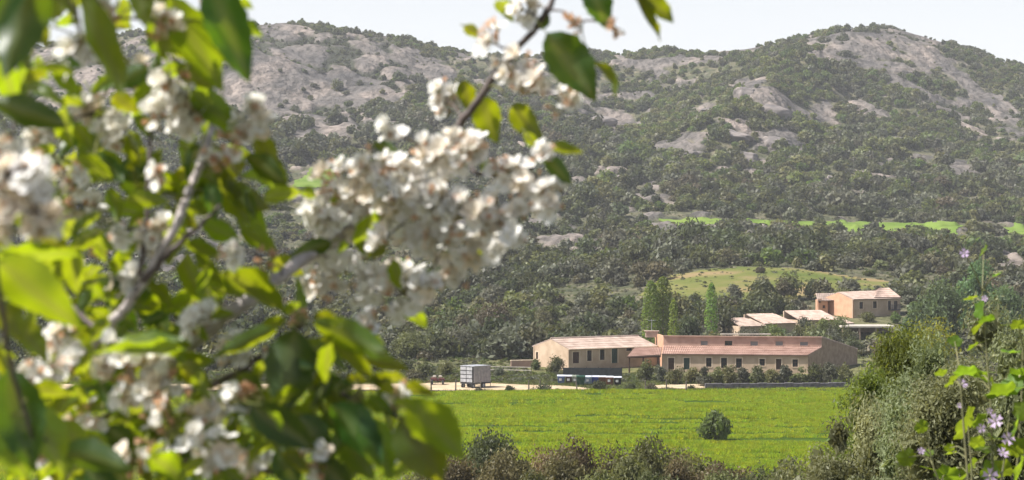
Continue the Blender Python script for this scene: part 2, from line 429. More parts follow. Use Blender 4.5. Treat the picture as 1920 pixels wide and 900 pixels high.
sheet('small_field', PATCH, 560, 860, 260, M['pasture'], 0.3, 'small bright green field at the foot of the bare hill', jit=1.5)

# the green field in the valley floor: flat, with an irregular outline
def flat_sheet(name, outline, z, material, label, sub=2.0):
    V = []
    n = len(outline)
    for i in range(n):
        a = np.array(outline[i], float); b = np.array(outline[(i+1) % n], float)
        k = max(2, int(np.linalg.norm(b - a) / sub))
        for j in range(k):
            p = a + (b - a) * j / k
            w = 0.5 * vn(np.array([p[0] / 3.]), np.array([p[1] / 3.]), 5)[0]
            V.append((p[0] + w, p[1] + w * 0.8, z))
    o = obj(name, mesh(name, V, [tuple(range(len(V)))], material)); tag(o, label, kind='structure')
    return o
def xy(px, d): return ((px - 960) / F * d, d)
FIELD = [xy(-200, 212), xy(500, 212.5), xy(1040, 213), xy(1300, 215), xy(1600, 217), xy(1640, 216), xy(1700, 190), xy(1660, 160), xy(1560, 138), xy(1300, 124), xy(800, 122), xy(-200, 122)]
flat_sheet('green_field', FIELD, 0.06, M['wheat_ground'], 'bright green field of young wheat on the valley floor')
TRACK = [xy(-300, 214.5), xy(600, 214.6), xy(1000, 214.6), xy(1085, 215.2), xy(1112, 216.5), xy(1096, 219), xy(1055, 221.5), xy(985, 222.5), xy(930, 225), xy(860, 226.5), xy(700, 224), xy(-300, 224)]
flat_sheet('dirt_track', TRACK, 0.15, M['dirt'], 'pale bare dirt track along the far edge of the green field')
YARD = [xy(1215, 217.5), xy(1300, 217), xy(1330, 218), xy(1350, 221), xy(1320, 224), xy(1250, 223), xy(1212, 221)]
flat_sheet('dirt_yard', YARD, 0.15, M['dirt'], 'pale bare earth in front of the olive trees')
# ---------------------------------------------------------------- buildings
M['plaster'] = noise_mat('peach_render', (0.40, 0.29, 0.20), (0.53, 0.40, 0.29), 0.7, 0.9, 0.15, 6)
M['pinkwall'] = noise_mat('pink_render', (0.36, 0.23, 0.18), (0.45, 0.30, 0.235), 0.9, 0.9, 0.1, 5)
M['orangewall'] = noise_mat('orange_render', (0.50, 0.27, 0.17), (0.58, 0.35, 0.22), 0.9, 0.9, 0.1, 5)
M['shadedwall'] = noise_mat('shaded_brown_render', (0.27, 0.19, 0.135), (0.38, 0.28, 0.20), 1.6, 0.95, 0.4, 8)  # darker brown: the end wall's shade is put into the colour
M['tile'] = noise_mat('roof_tile_pale', (0.28, 0.205, 0.165), (0.42, 0.325, 0.27), 0.8, 0.85, 0.2, 10)
M['tilered'] = noise_mat('roof_tile_red', (0.28, 0.165, 0.125), (0.41, 0.26, 0.205), 0.8, 0.85, 0.2, 10)
M['tilepink'] = noise_mat('roof_tile_pink', (0.34, 0.24, 0.19), (0.48, 0.36, 0.30), 0.9, 0.85, 0.2, 10)
M['trim'] = noise_mat('pale_trim', (0.55, 0.42, 0.30), (0.66, 0.54, 0.41), 2, 0.9)
M['shutter'] = noise_mat('brown_shutter', (0.05, 0.025, 0.018), (0.085, 0.045, 0.03), 4, 0.6)
M['greendoor'] = noise_mat('green_door', (0.02, 0.05, 0.04), (0.035, 0.075, 0.055), 4, 0.5)
M['concrete'] = noise_mat('concrete', (0.36, 0.32, 0.27), (0.5, 0.45, 0.38), 1.2, 0.9)
M['darkmetal'] = noise_mat('dark_metal', (0.02, 0.02, 0.025), (0.05, 0.05, 0.055), 5, 0.55)
M['palemetal'] = noise_mat('grey_galvanised', (0.27, 0.27, 0.29), (0.40, 0.40, 0.425), 2, 0.5)
M['greymetal'] = noise_mat('mauve_grey_panel', (0.25, 0.23, 0.24), (0.34, 0.31, 0.32), 3, 0.55)
m, t_, nd_, ln_, b_ = mat('window_glass'); b_.inputs['Base Color'].default_value = (0.03, 0.035, 0.04, 1); b_.inputs['Roughness'].default_value = 0.12
M['glass'] = m
m, t_, nd_, ln_, b_ = mat('pale_glass'); b_.inputs['Base Color'].default_value = (0.23, 0.23, 0.24, 1); b_.inputs['Roughness'].default_value = 0.25  # glass with a paler base colour
M['paleglass'] = m

def xyv(px, d): return np.array([(px - 960) / F * d, d])
def p3(p, z): return np.array([p[0], p[1], z])

def wall(parent, base, A, B, zb, zt, mtl, ops=(), zt2=None, thick=0.3, name='wall'):
    """wall from plan point A to B seen from outside (outside lies to the right of A->B seen from above)
    ops: (u0,u1,z0,z1) openings in metres; zt2: height at B when the top slopes"""
    A = np.array(A, float); B = np.array(B, float); L = np.linalg.norm(B - A); e = (B - A) / L
    nrm = np.array([e[1], -e[0]])
    zt2 = zt if zt2 is None else zt2
    us = sorted({0.0, L} | {float(o[0]) for o in ops} | {float(o[1]) for o in ops})
    zs = sorted({zb} | {float(o[2]) for o in ops} | {float(o[3]) for o in ops})
    b = MB()
    pt = lambda u, z, dp=0.0: p3(A + e * u - nrm * dp, z)
    top = lambda u: zt + (zt2 - zt) * u / L
    for i in range(len(us) - 1):
        u0, u1 = us[i], us[i+1]; um = (u0 + u1) / 2
        zz_ = [z for z in zs]
        for j in range(len(zz_)):
            z0 = zz_[j]; last = j == len(zz_) - 1
            zm = (z0 + (zz_[j+1] if not last else min(top(u0), top(u1)))) / 2
            if any(o[0] <= um <= o[1] and o[2] <= zm <= o[3] for o in ops): continue
            za, zb_ = (top(u0), top(u1)) if last else (zz_[j+1], zz_[j+1])
            b.add([pt(u0, z0), pt(u1, z0), pt(u1, zb_), pt(u0, za)], [(0, 1, 2, 3)])
    for (u0, u1, z0, z1) in ops:
        q = 0.28
        b.add([pt(u0, z0), pt(u1, z0), pt(u1, z1), pt(u0, z1), pt(u0, z0, q), pt(u1, z0, q), pt(u1, z1, q), pt(u0, z1, q)],
              [(0, 4, 5, 1), (1, 5, 6, 2), (2, 6, 7, 3), (3, 7, 4, 0)])
    # back, top and ends
    b.add([pt(0, zb, thick), pt(L, zb, thick), pt(L, zt2, thick), pt(0, zt, thick), pt(0, zb), pt(L, zb), pt(L, zt2), pt(0, zt)],
          [(3, 2, 1, 0), (3, 7, 6, 2), (0, 4, 7, 3), (1, 2, 6, 5)])
    o = b.build(name, mtl, parent, base)
    return o, e, nrm, A

def opening(parent, base, A, e, nrm, op, kind='window', fill=None, frame='trim'):
    """window or door set back in its opening, with frame, cross bars and sill"""
    u0, u1, z0, z1 = op; w = u1 - u0; h = z1 - z0
    ax = np.array([[e[0], e[1], 0], [-nrm[0], -nrm[1], 0], [0, 0, 1]])
    c = lambda u, z, dp: p3(A + e * u - nrm * dp, z)
    f = MB(); um = (u0 + u1) / 2; zm = (z0 + z1) / 2; t = 0.07
    fm = M[fill] if fill else M['shutter']
    f.box(c(u0 + t/2, zm, .20), (t, .08, h - .004), 0, ax); f.box(c(u1 - t/2, zm, .20), (t, .08, h - .004), 0, ax)
    f.box(c(um, z1 - t/2, .20), (w - 2*t, .08, t), 0, ax); f.box(c(um, z0 + t/2, .20), (w - 2*t, .08, t), 0, ax)
    f.box(c(um, zm, .20), (.06, .06, h - 2*t), 0, ax)
    if kind == 'window': f.box(c(um, zm + .1, .203), (w - 2*t, .05, .05), 0, ax)
    fr = f.build(kind, fm, parent, base)
    g = MB()
    if kind == 'window':
        g.box(c(um, zm, .235), (w - .01, .02, h - .01), 0, ax); g.build('pane', M['paleglass'] if fill == 'paleglass' else M['glass'], fr, (0, 0, 0)).location = tuple(-np.array(base) + 0)
    else:
        for k in (-1, 1):
            g.box(c(um + k * w / 4, zm, .235), (w/2 - .06, .03, h - .16), 0, ax)
        g.build('panel', fm, fr, (0, 0, 0)).location = tuple(-np.array(base))
    s = MB()
    if kind == 'window':
        s.box(c(um, z0 - .05, .08), (w + .2, .30, .08), 0, ax)
        s.build('sill', M[frame], fr, (0, 0, 0)).location = tuple(-np.array(base))
    s = MB()                                     # rendered band round the opening
    for k in (u0 - .08, u1 + .08): s.box(c(k, zm, .0), (.15, .05, h), 0, ax)
    s.box(c(um, z1 + .08, .0), (w + .3, .055, .15), 0, ax)
    s.build('surround', M[frame], fr, (0, 0, 0)).location = tuple(-np.array(base))
    return fr

def roof(parent, base, E0, E1, R1, R0, mtl, name='roof', over=0.35, pitch=0.30, thick=0.14):
    """tiled slab: eave E0->E1, ridge R0->R1 (3d points); barrel tiles run from ridge to eave"""
    E0, E1, R0, R1 = [np.array(p, float) for p in (E0, E1, R0, R1)]
    d0 = (E0 - R0) / np.linalg.norm(E0 - R0); d1 = (E1 - R1) / np.linalg.norm(E1 - R1)
    E0 = E0 + d0 * over; E1 = E1 + d1 * over
    L = np.linalg.norm(E1 - E0); n = max(4, int(L / pitch)) * 2 + 1
    H = max(3, int(np.linalg.norm(E0 - R0) / 0.9))
    V = []; Fs = []
    up = np.cross(E1 - E0, R0 - E0); up /= np.linalg.norm(up)
    if up[2] < 0: up = -up
    for j in range(H + 1):
        for s in (0, 1):
            w = j / H
            for i in range(n):
                f = i / (n - 1)
                p = (E0 * (1 - f) + E1 * f) * (1 - w) + (R0 * (1 - f) + R1 * f) * w
                V.append(p + up * ((0.055 if i % 2 else -0.02) + (0.035 if s == 1 else 0.0)))
    # each course of tiles overlaps the one below
    for j in range(H):
        a = (2*j + 1) * n; c = (2*j + 2) * n
        for i in range(n - 1): Fs.append((a+i, a+i+1, c+i+1, c+i))
        b0 = 2*j*n
        for i in range(n - 1): Fs.append((b0+i, b0+i+1, a+i+1, a+i))
    b = MB(); b.add(V, Fs)
    q = [E0, E1, R1, R0]; lo = [p - up * thick for p in q]; hi = [p - up * 0.03 for p in q]
    b.add(lo + hi, [(3, 2, 1, 0), (0, 1, 5, 4), (1, 2, 6, 5), (2, 3, 7, 6), (3, 0, 4, 7)])
    return b.build(name, mtl, parent, base)

# --- the long farm building: gabled left wing, and right block with a lean-to roof below a clerestory
fb0 = p3(xyv(1240, 243), 0.2)
farm = empty('farm_building', fb0, 'long low farm building with peach walls, tiled roofs and a row of dark windows', 'building')
A = xyv(1066, 243); B = xyv(1232, 250); Dd = xyv(1000, 250); Cc = B + (Dd - A)
zb = -0.2; ze = 3.66; zr = 4.92
def uof(px, A, B):
    """distance along A->B at which photo column px falls"""
    k = (px - 960) / F; e = (B - A) / np.linalg.norm(B - A)
    return (k * A[1] - A[0]) / (e[0] - k * e[1])
def zof(py, d): return EYE - (py - 450) / F * d
def ops_from(A, B, lst):
    r = []
    L = np.linalg.norm(B - A)
    for (x0, x1, y0, y1) in lst:
        u0, u1 = uof(x0, A, B), uof(x1, A, B); d = A[1] + (B - A)[1] / L * (u0 + u1) / 2
        r.append((u0, u1, zof(y1, d), zof(y0, d)))
    return r
opl = ops_from(A, B, [(1074, 1086, 660, 681), (1101, 1109.5, 657, 677), (1125, 1133.5, 655.5, 675), (1147, 1158, 653.5, 681), (1174.5, 1185, 652.5, 658)])
w, e, nr_, a_ = wall(farm, fb0, A, B, zb, ze, M['plaster'], opl)
for k, op in enumerate(opl):
    opening(farm, fb0, a_, e, nr_, op, 'door' if k in (0, 3) else 'window', 'greendoor' if k == 3 else 'shutter')
mid = (A + Dd) / 2; mid2 = (B + Cc) / 2
opg = ops_from(Dd, mid, [(1005, 1009, 660, 674)])
w, e, nr_, a_ = wall(farm, fb0, Dd, mid, zb, ze, M['plaster'], opg, zt2=zr)
opening(farm, fb0, a_, e, nr_, opg[0], 'window')
wall(farm, fb0, mid, A, zb, zr, M['plaster'], (), zt2=ze)
wall(farm, fb0, Cc, Dd, zb, ze, M['plaster'])
roof(farm, fb0, p3(A, ze + .1), p3(B, ze + .1), p3(mid2, zr + .1), p3(mid, zr + .1), M['tile'])
roof(farm, fb0, p3(Cc, ze + .1), p3(Dd, ze + .1), p3(mid, zr + .1), p3(mid2, zr + .1), M['tile'])
r_ = MB(); r_.tube([p3(mid, zr + .16), p3(mid2, zr + .16)], .14, 8); r_.build('ridge_tiles', M['tile'], farm, fb0)
g_ = MB()
g_.tube([p3(A, ze - .02) + [0, -.42, 0], p3(B, ze - .02) + [0, -.42, 0]], .06, 6); g_.build('gutter', M['trim'], farm, fb0)
# right block
P0 = xyv(1241, 242); P1 = xyv(1515, 239); P2 = xyv(1607, 252); P3 = xyv(1228, 254)
C0 = xyv(1244, 246); C1 = xyv(1541, 243.0)
zl = 3.02; zk = 3.92; zt = 5.42
opr = ops_from(P0, P1, [(1253, 1264, 671, 693), (1282, 1293, 671, 693), (1324, 1334, 671, 688), (1352, 1363, 671, 690), (1380, 1391, 672, 690), (1424, 1434, 673, 686), (1455, 1465, 673, 693), (1486, 1496, 674, 688)])
w, e, nr_, a_ = wall(farm, fb0, P0, P1, zb, zl, M['plaster'], opr)
for k, op in enumerate(opr):
    opening(farm, fb0, a_, e, nr_, op, 'door' if k in (0, 1, 6) else 'window', 'greendoor' if k == 1 else 'shutter')
opc = ops_from(C0, C1, [(1314, 1327, 639, 647), (1359, 1373, 639, 648), (1407, 1421, 640, 648), (1454, 1468, 640, 648), (1500, 1515, 641, 648)])
w, e, nr_, a_ = wall(farm, fb0, C0, C1, zl - .6, zt, M['pinkwall'], opc, name='clerestory_wall')
for k, op in enumerate(opc): opening(farm, fb0, a_, e, nr_, op, 'window', 'shutter' if k == 1 else 'paleglass', 'pinkwall')
wall(farm, fb0, P3, C0, zb, zt, M['orangewall'])
wall(farm, fb0, P2, P3, zb, 3.1, M['shadedwall'])
wall(farm, fb0, P1, C1, zb, zl - .02, M['shadedwall'], (), zt2=zk - .05, name='end_wall')
wall(farm, fb0, C1, P2, zb, zt - .05, M['shadedwall'], (), zt2=3.1, name='end_wall')
roof(farm, fb0, p3(P0, zl + .1), p3(P1, zl + .1), p3(C1, zk + .1) + [0, -.03, 0], p3(C0, zk + .1) + [0, -.03, 0], M['tilered'], 'lean_to_roof')
roof(farm, fb0, p3(P2, 3.2), p3(P3, 3.2), p3(C0, zt + .12), p3(C1, zt + .12), M['tile'])
q_ = MB(); v = (C1 - C0) / np.linalg.norm(C1 - C0)
q_.box(p3((C0 + C1) / 2 + [0, -.03], zt + .06), (np.linalg.norm(C1 - C0) + .1, .42, .13), 0, [[v[0], v[1], 0], [-v[1], v[0], 0], [0, 0, 1]]); q_.build('coping', M['pinkwall'], farm, fb0)
q_ = MB(); c_ = xyv(1398, 247.5); q_.box(p3(c_, zt + .24), (7.6, .5, .18), 0); q_.build('roof_slab', M['concrete'], farm, fb0)
# porch over the door between the two wings
S0 = xyv(1176, 239.5); S1 = xyv(1239.5, 241.4); S2 = xyv(1241, 246.5); S3 = xyv(1190, 246.5)
roof(farm, fb0, p3(S0, 2.82), p3(S1, 2.98), p3(S2, 3.74), p3(S3, 3.66), M['tilered'], 'porch_roof', over=.15)
q_ = MB()
for p in (xyv(1180, 240.2), xyv(1206, 240.8)): q_.box(p3(p, 1.3), (.22, .22, 2.9))
v = (S1 - S0) / np.linalg.norm(S1 - S0)
q_.box(p3((S0 + S1) / 2 + [0, .25], 2.66), (np.linalg.norm(S1 - S0) - .1, .18, .2), 0, [[v[0], v[1], 0], [-v[1], v[0], 0], [0, 0, 1]])
q_.build('porch_frame', M['shutter'], farm, fb0)
opd = [(0, 0, 0, 0)]
q_ = MB(); cpt = xyv(1222, 252.3); q_.box(p3(cpt, 5.35), (1.9, .8, .9), 0); q_.box(p3(cpt, 5.86), (2.3, 1.1, .12), 0, bev=.03); q_.build('chimney', M['tilepink'], farm, fb0)
q_ = MB(); q_.tube([p3(cpt, 5.9), p3(cpt, 7.7)], .035); q_.tube([p3(cpt, 7.5) + [-.6, 0, 0], p3(cpt, 7.5) + [.6, 0, 0]], .025)
for k in range(5): q_.tube([p3(cpt, 7.5) + [-.5 + .25*k, -.3, 0], p3(cpt, 7.5) + [-.5 + .25*k, .3, 0]], .015, 4)
q_.build('antenna', M['palemetal'], farm, fb0)

# --- upper farmhouse
ub = p3(xyv(1600, 309), 4.6)
house = empty('farmhouse', ub, 'two storey peach farmhouse with pink tiled roof on the slope above', 'house')
A = xyv(1599, 308); B = xyv(1688, 313); Dd = xyv(1546, 316); Cc = B + (Dd - A)
zb = 3.4; ze = 8.75; zr = 9.9
opl = ops_from(A, B, [(1611.5, 1618.5, 566, 579), (1637, 1644, 565, 578), (1665, 1671, 564, 580), (1676, 1683, 564, 580)])
w, e, nr_, a_ = wall(house, ub, A, B, zb, ze, M['plaster'], opl)
for k, op in enumerate(opl): opening(house, ub, a_, e, nr_, op, 'window')
mid = (A + Dd) / 2; mid2 = (B + Cc) / 2
wall(house, ub, Dd, mid, zb, ze, M['orangewall'], (), zt2=zr); wall(house, ub, mid, A, zb, zr, M['orangewall'], (), zt2=ze)
wall(house, ub, Cc, Dd, zb, ze, M['plaster']); wall(house, ub, B, Cc, zb, ze, M['plaster'])
hp = mid2 + (mid - mid2) * 0.22
roof(house, ub, p3(A, ze + .1), p3(B, ze + .1), p3(hp, zr + .25), p3(mid, zr + .1), M['tile'])
roof(house, ub, p3(B, ze + .1), p3(Cc, ze + .1), p3(hp, zr + .26), p3(hp, zr + .25), M['tilepink'])
roof(house, ub, p3(Cc, ze + .1), p3(Dd, ze + .1), p3(mid, zr + .1), p3(hp, zr + .25), M['tile'])
# raised pink roof over the right hand rooms
T0 = xyv(1640, 310.8); T1 = xyv(1686, 313.2); T2 = xyv(1672, 320); T3 = xyv(1632, 318)
for p, q in ((T0, T1), (T1, T2), (T2, T3), (T3, T0)): wall(house, ub, p, q, 8.9, 9.15, M['plaster'])
Rm0 = (T0 + T3) / 2 * .7 + (T1 + T2) / 2 * .3; Rm1 = (T0 + T3) / 2 * .3 + (T1 + T2) / 2 * .7
roof(house, ub, p3(T0, 9.2), p3(T1, 9.2), p3(Rm1, 10.7), p3(Rm0, 10.7), M['tilepink'], over=.5)
roof(house, ub, p3(T1, 9.2), p3(T2, 9.2), p3(Rm1, 10.7) + [.05, 0, 0], p3(Rm1, 10.7), M['tilepink'], over=.5)
roof(house, ub, p3(T2, 9.2), p3(T3, 9.2), p3(Rm0, 10.7), p3(Rm1, 10.7), M['tilepink'], over=.5)
roof(house, ub, p3(T3, 9.2), p3(T0, 9.2), p3(Rm0, 10.7) - [.05, 0, 0], p3(Rm0, 10.7), M['tilepink'], over=.5)
# balcony
bl = MB(); bc = A + e * (opl[2][0] + opl[3][1]) / 2 + nr_ * .55; ax = [[e[0], e[1], 0], [-nr_[0], -nr_[1], 0], [0, 0, 1]]
zf = opl[2][2] - .08
bl.box(p3(bc, zf), (2.3, 1.05, .15), 0, ax)
for k in range(12): bl.box(p3(bc + e * (-1.1 + .2 * k) + nr_ * .47, zf + .5), (.045, .045, .9), 0, ax)
bl.box(p3(bc + nr_ * .47, zf + .97), (2.3, .06, .06), 0, ax)
for s in (-1, 1): bl.box(p3(bc + e * s * 1.12, zf + .97), (.06, .9, .06), 0, ax); bl.box(p3(bc + e * s * 1.12, zf + .5), (.05, .05, .9), 0, ax)
bl.build('balcony', M['darkmetal'], house, ub)
# lower left annex with terrace
A2 = xyv(1533, 313); B2 = xyv(1552, 313.6); C2 = xyv(1556, 321); D2 = xyv(1529, 320)
oa = ops_from(A2, B2, [(1535, 1539, 562, 568), (1542.5, 1547.5, 572.5, 578)])
w, e2, n2_, a2_ = wall(house, ub, A2, B2, zb, 8.3, M['orangewall'], oa)
for op in oa: opening(house, ub, a2_, e2, n2_, op, 'window', None, 'orangewall')
wall(house, ub, D2, A2, zb, 8.3, M['orangewall']); wall(house, ub, B2, C2, zb, 8.3, M['orangewall'])
roof(house, ub, p3(A2, 8.4), p3(B2 + [1.4, 0], 8.4), p3(C2 + [1.4, 0], 9.5), p3(D2, 9.5), M['tile'])

# --- low tiled roofs in front of the farmhouse
lb = p3(xyv(1480, 296), 3.6)
low = empty('low_house', lb, 'low house with stepped pale pink tiled roofs half hidden by shrubs below the farmhouse', 'house')
def shed(px0, d0, px1, d1, dep, zb, ze, zr, mt, lean=0.0):
    A = xyv(px0, d0); B = xyv(px1, d1); e = (B - A) / np.linalg.norm(B - A); n = np.array([-e[1], e[0]])
    D = A + n * dep; C = B + n * dep
    wall(low, lb, A, B, zb, ze, M['plaster']); wall(low, lb, D, A, zb, ze, M['plaster'], (), zt2=ze)
    wall(low, lb, B, C, zb, ze, M['plaster'], (), zt2=zr); wall(low, lb, C, D, zb, zr, M['plaster'])
    roof(low, lb, p3(A, ze + .08), p3(B, ze + .08), p3(C - e * lean, zr + .08), p3(D + e * lean, zr + .08), mt)
shed(1388, 290, 1437, 292, 6, 2.0, 4.55, 5.7, M['tile'], 1.0)
shed(1432, 293, 1492, 296, 6.5, 2.0, 4.9, 6.3, M['tilepink'], .6)
shed(1500, 297, 1574, 300, 6, 2.2, 5.3, 6.75, M['tilepink'], .3)
shed(1572, 299, 1600, 300.5, 4, 2.2, 4.6, 5.5, M['tile'], .2)

cp = p3(xyv(1625, 290), 3.0)
car = empty('carport', cp, 'flat pale concrete roof slab over a dark open shelter below the farmhouse', 'shelter')
q_ = MB(); q_.box(cp + [0, 1.5, 1.55], (9.5, 5.5, .35), bev=.05); q_.build('roof_slab', M['concrete'], car, cp)
q_ = MB()
for dx in (-4.4, -1.5, 1.5, 4.4): q_.box(cp + [dx, -1, .3], (.3, .3, 2.2))
q_.box(cp + [0, 3.9, .2], (9.4, .3, 2.3)); q_.build('supports', M['shadedwall'], car, cp)

# --- low walls and screens
def simple_wall(px0, d0, px1, d1, h, th, mt, name, label, cat, cap=None):
    A = xyv(px0, d0); B = xyv(px1, d1); c = (A + B) / 2; L = np.linalg.norm(B - A); e = (B - A) / L
    z0 = float(ground(np.array([(px0 + px1) / 2.]), np.array([c[1]]))[0])
    ax = [[e[0], e[1], 0], [-e[1], e[0], 0], [0, 0, 1]]
    t = empty(name, p3(c, z0), label, cat)
    b = MB(); n = max(3, int(L / 1.2))
    for k in range(n):
        hh = h * (1 + .06 * math.sin(k * 2.3))
        b.box(p3(A + e * (k + .5) * L / n, z0 + hh / 2 - .15), (L / n + .0, th * (1 + .05 * math.cos(k * 1.7)), hh + .3), 0, ax, .04)
    b.build('masonry', mt, t, p3(c, z0))
    if cap:
        b = MB(); b.box(p3(c, z0 + h + .06), (L + .1, th + .12, .12), 0, ax, .02); b.build('coping', cap, t, p3(c, z0))
    return t
M['drystone'] = noise_mat('shaded_dry_stone', (0.07, 0.065, 0.07), (0.15, 0.14, 0.145), 2.5, 0.95, 0.8, 6)  # shade on the wall face put into the dark stone colour
simple_wall(1322, 217.6, 1586, 219.2, .75, .5, M['drystone'], 'stone_wall', 'low dark dry stone wall under the row of olive trees', 'wall')
simple_wall(958, 247, 1004, 248, 1.0, .3, M['pinkwall'], 'garden_wall', 'short low pink wall joined to the left end of the farm building', 'wall', M['trim'])
simple_wall(735, 262, 778, 262, .9, .3, M['trim'], 'pale_wall', 'pale low wall among shrubs at the edge of the white blossom', 'wall', M['concrete'])
b0 = gp(1100, 233)
scr = empty('screen_fence', b0, 'dark mesh screen fence standing behind the waste bins', 'fence')
q_ = MB(); A = xyv(1056, 232.5); B = xyv(1166, 232); e = (B - A) / np.linalg.norm(B - A); ax = [[e[0], e[1], 0], [-e[1], e[0], 0], [0, 0, 1]]
q_.box(p3((A + B) / 2, b0[2] + .85), (np.linalg.norm(B - A), .03, 1.35), 0, ax); q_.build('screen', noise_mat('dark_screen', (0.018, 0.024, 0.026), (0.04, 0.045, 0.05), 2, 0.85), scr, b0)
for k in range(6):
    q_ = MB(); q_.box(p3(A + (B - A) * k / 5 + [0, .06], b0[2] + .7), (.07, .07, 1.9)); q_.build('post', M['darkmetal'], scr, b0)

# rail fence behind the trailer
f0 = gp(960, 243)
rf = empty('rail_fence', f0, 'low pale rail fence running left from the farm building', 'fence')
A = xyv(905, 240); B = xyv(996, 238); zA = .35
for k in range(8):
    q_ = MB(); p = A + (B - A) * k / 7; q_.box(p3(p, zA + .45), (.12, .12, 1.3)); q_.build('post', M['bark'], rf, f0)
for hgt in (.55, 1.0):
    q_ = MB(); q_.box(p3((A + B) / 2 + [0, -.09], zA + hgt), (np.linalg.norm(B - A), .05, .11), 0, [[(B-A)[0]/np.linalg.norm(B-A), (B-A)[1]/np.linalg.norm(B-A), 0], [-(B-A)[1]/np.linalg.norm(B-A), (B-A)[0]/np.linalg.norm(B-A), 0], [0, 0, 1]])
    q_.build('rail', M['concrete'], rf, f0)

# ---------------------------------------------------------------- livestock trailer
tb = gp(889, 219, .05)
tr = empty('livestock_trailer', tb, 'grey livestock trailer with slatted tailgate parked on the dirt track', 'trailer')
th = math.radians(-42)
ex = np.array([math.cos(th), math.sin(th)])        # width of the tailgate runs along ex... length along ey
gl = np.array([math.cos(math.radians(-47)), math.sin(math.radians(-47))]); lg = np.array([-gl[1], gl[0]])
# tailgate faces lower left, long side faces lower right
gw = np.array([0.72, -0.69]); gw /= np.linalg.norm(gw); sd = np.array([gw[1] * -1, gw[0]])
c0 = xyv(887, 217.4)                                # nearest corner
tg = np.array([-0.80, 0.60]); sd = np.array([0.78, 0.62])
Wt, Lt, z0t, z1t = 2.15, 2.85, tb[2] + .80, tb[2] + 2.95
def tp(a, b_, z): return p3(c0 + tg * a + sd * b_, z)
ax_g = [[tg[0], tg[1], 0], [sd[0], sd[1], 0], [0, 0, 1]]
def prism(b, a0, a1, s0, s1, zz0, zz1, m=0):
    V = [tp(a0, s0, zz0), tp(a1, s0, zz0), tp(a1, s1, zz0), tp(a0, s1, zz0), tp(a0, s0, zz1), tp(a1, s0, zz1), tp(a1, s1, zz1), tp(a0, s1, zz1)]
    b.add(V, [(0,3,2,1),(4,5,6,7),(0,1,5,4),(1,2,6,5),(2,3,7,6),(3,0,4,7)], m)
b = MB(); prism(b, .03, Wt - .03, -.05, .06, z0t + .02, z1t - .02); gate = b.build('tailgate', M['darkmetal'], tr, tb)
for k in range(4):
    for q in range(2):
        b = MB(); zz0 = z0t + .06 + k * .53; prism(b, .08 + q * 1.05, 1.02 + q * 1.05, -.10, -.04, zz0, zz0 + .42); o_ = b.build('slat', M['palemetal'], gate); o_.location = tuple(-tb)
b = MB(); prism(b, -.06, .0, .08, Lt, z0t, z1t); prism(b, Wt, Wt + .06, .08, Lt, z0t, z1t); prism(b, 0, Wt, Lt - .06, Lt, z0t, z1t); b.build('side_panel', M['greymetal'], tr, tb)
b = MB()
for k in range(6): prism(b, -.10, -.06, .1 + k * .54, .16 + k * .54, z0t, z1t)
for zz0 in (z0t + .55, z0t + 1.1, z0t + 1.65): prism(b, -.085, -.06, .1, Lt, zz0, zz0 + .05)
b.build('side_rib', M['greymetal'], tr, tb)
b = MB(); prism(b, -.09, Wt + .09, .0, Lt + .05, z1t, z1t + .09); b.build('roof', M['palemetal'], tr, tb)
b = MB(); prism(b, -.02, Wt + .02, -.02, Lt + .1, z0t - .2, z0t - .004)
b.tube([tp(Wt/2, Lt, z0t - .12), tp(Wt/2, Lt + 1.3, z0t - .2)], .06); b.tube([tp(-.1, Lt*.55, z0t - .42), tp(Wt + .1, Lt*.55, z0t - .42)], .05)
b.tube([tp(Wt/2, Lt + 1.2, z0t - .2), tp(Wt/2, Lt + 1.2, tb[2] - .02)], .04); b.build('chassis', M['darkmetal'], tr, tb)
M['rubber'] = noise_mat('tyre_rubber', (0.015, 0.015, 0.015), (0.03, 0.03, 0.03), 8, 0.8)
def wheel(parent, base, c, axis, r, w):
    axis = np.array([axis[0], axis[1], 0.]); b = MB(); N = 18
    b.tube([c - axis * w/2, c - axis * w*.42, c + axis * w*.42, c + axis * w/2], [r*.9, r, r, r*.9], N)
    o = b.build('wheel', M['rubber'], parent, base)
    b = MB(); b.tube([c - axis * (w/2 + .015), c + axis * (w/2 + .015)], r * .55, 12); h_ = b.build('rim', M['palemetal'], o); h_.location = tuple(-np.array(base))
for a in (-.12, Wt + .12): wheel(tr, tb, tp(a, Lt * .55, tb[2] + .40), tg, .42, .22)
for a in (.25, Wt - .2): wheel(tr, tb, tp(a, .25, tb[2] + .34), tg, .36, .2)

# ---------------------------------------------------------------- farm implement
ib = gp(821, 223.5, .02)
im = empty('farm_implement', ib, 'small dark red farm implement with pale hopper lids beside the trailer', 'farm machine')
M['oxide'] = noise_mat('dark_red_paint', (0.08, 0.025, 0.025), (0.14, 0.045, 0.04), 4, 0.6)
b = MB(); b.box(ib + [0, 0, .62], (2.1, .9, .16), bev=.03); b.box(ib + [-.5, -.1, .82], (.9, .7, .36), bev=.08); b.box(ib + [.5, -.1, .8], (.8, .7, .3), bev=.08); b.tube([ib + [-1, 0, .6], ib + [-1.5, -.3, .35]], .05); b.build('frame', M['oxide'], im, ib)
for dx in (-.45, .35):
    b = MB(); b.box(ib + [dx, -.15, 1.12], (.5, .5, .22), bev=.07); b.box(ib + [dx, -.15, 1.26], (.4, .4, .07), bev=.02); b.build('hopper_lid', M['concrete'], im, ib)
for dx in (-.75, .7): wheel(im, ib, ib + np.array([dx, -.5, .36]), (1, 0), .38, .2)
for k in range(5):
    b = MB(); b.tube([ib + [-.8 + .4*k, .4, .6], ib + [-.8 + .4*k, .62, .3], ib + [-.8 + .4*k, .5, .02]], .03); b.build('tine', M['darkmetal'], im, ib)

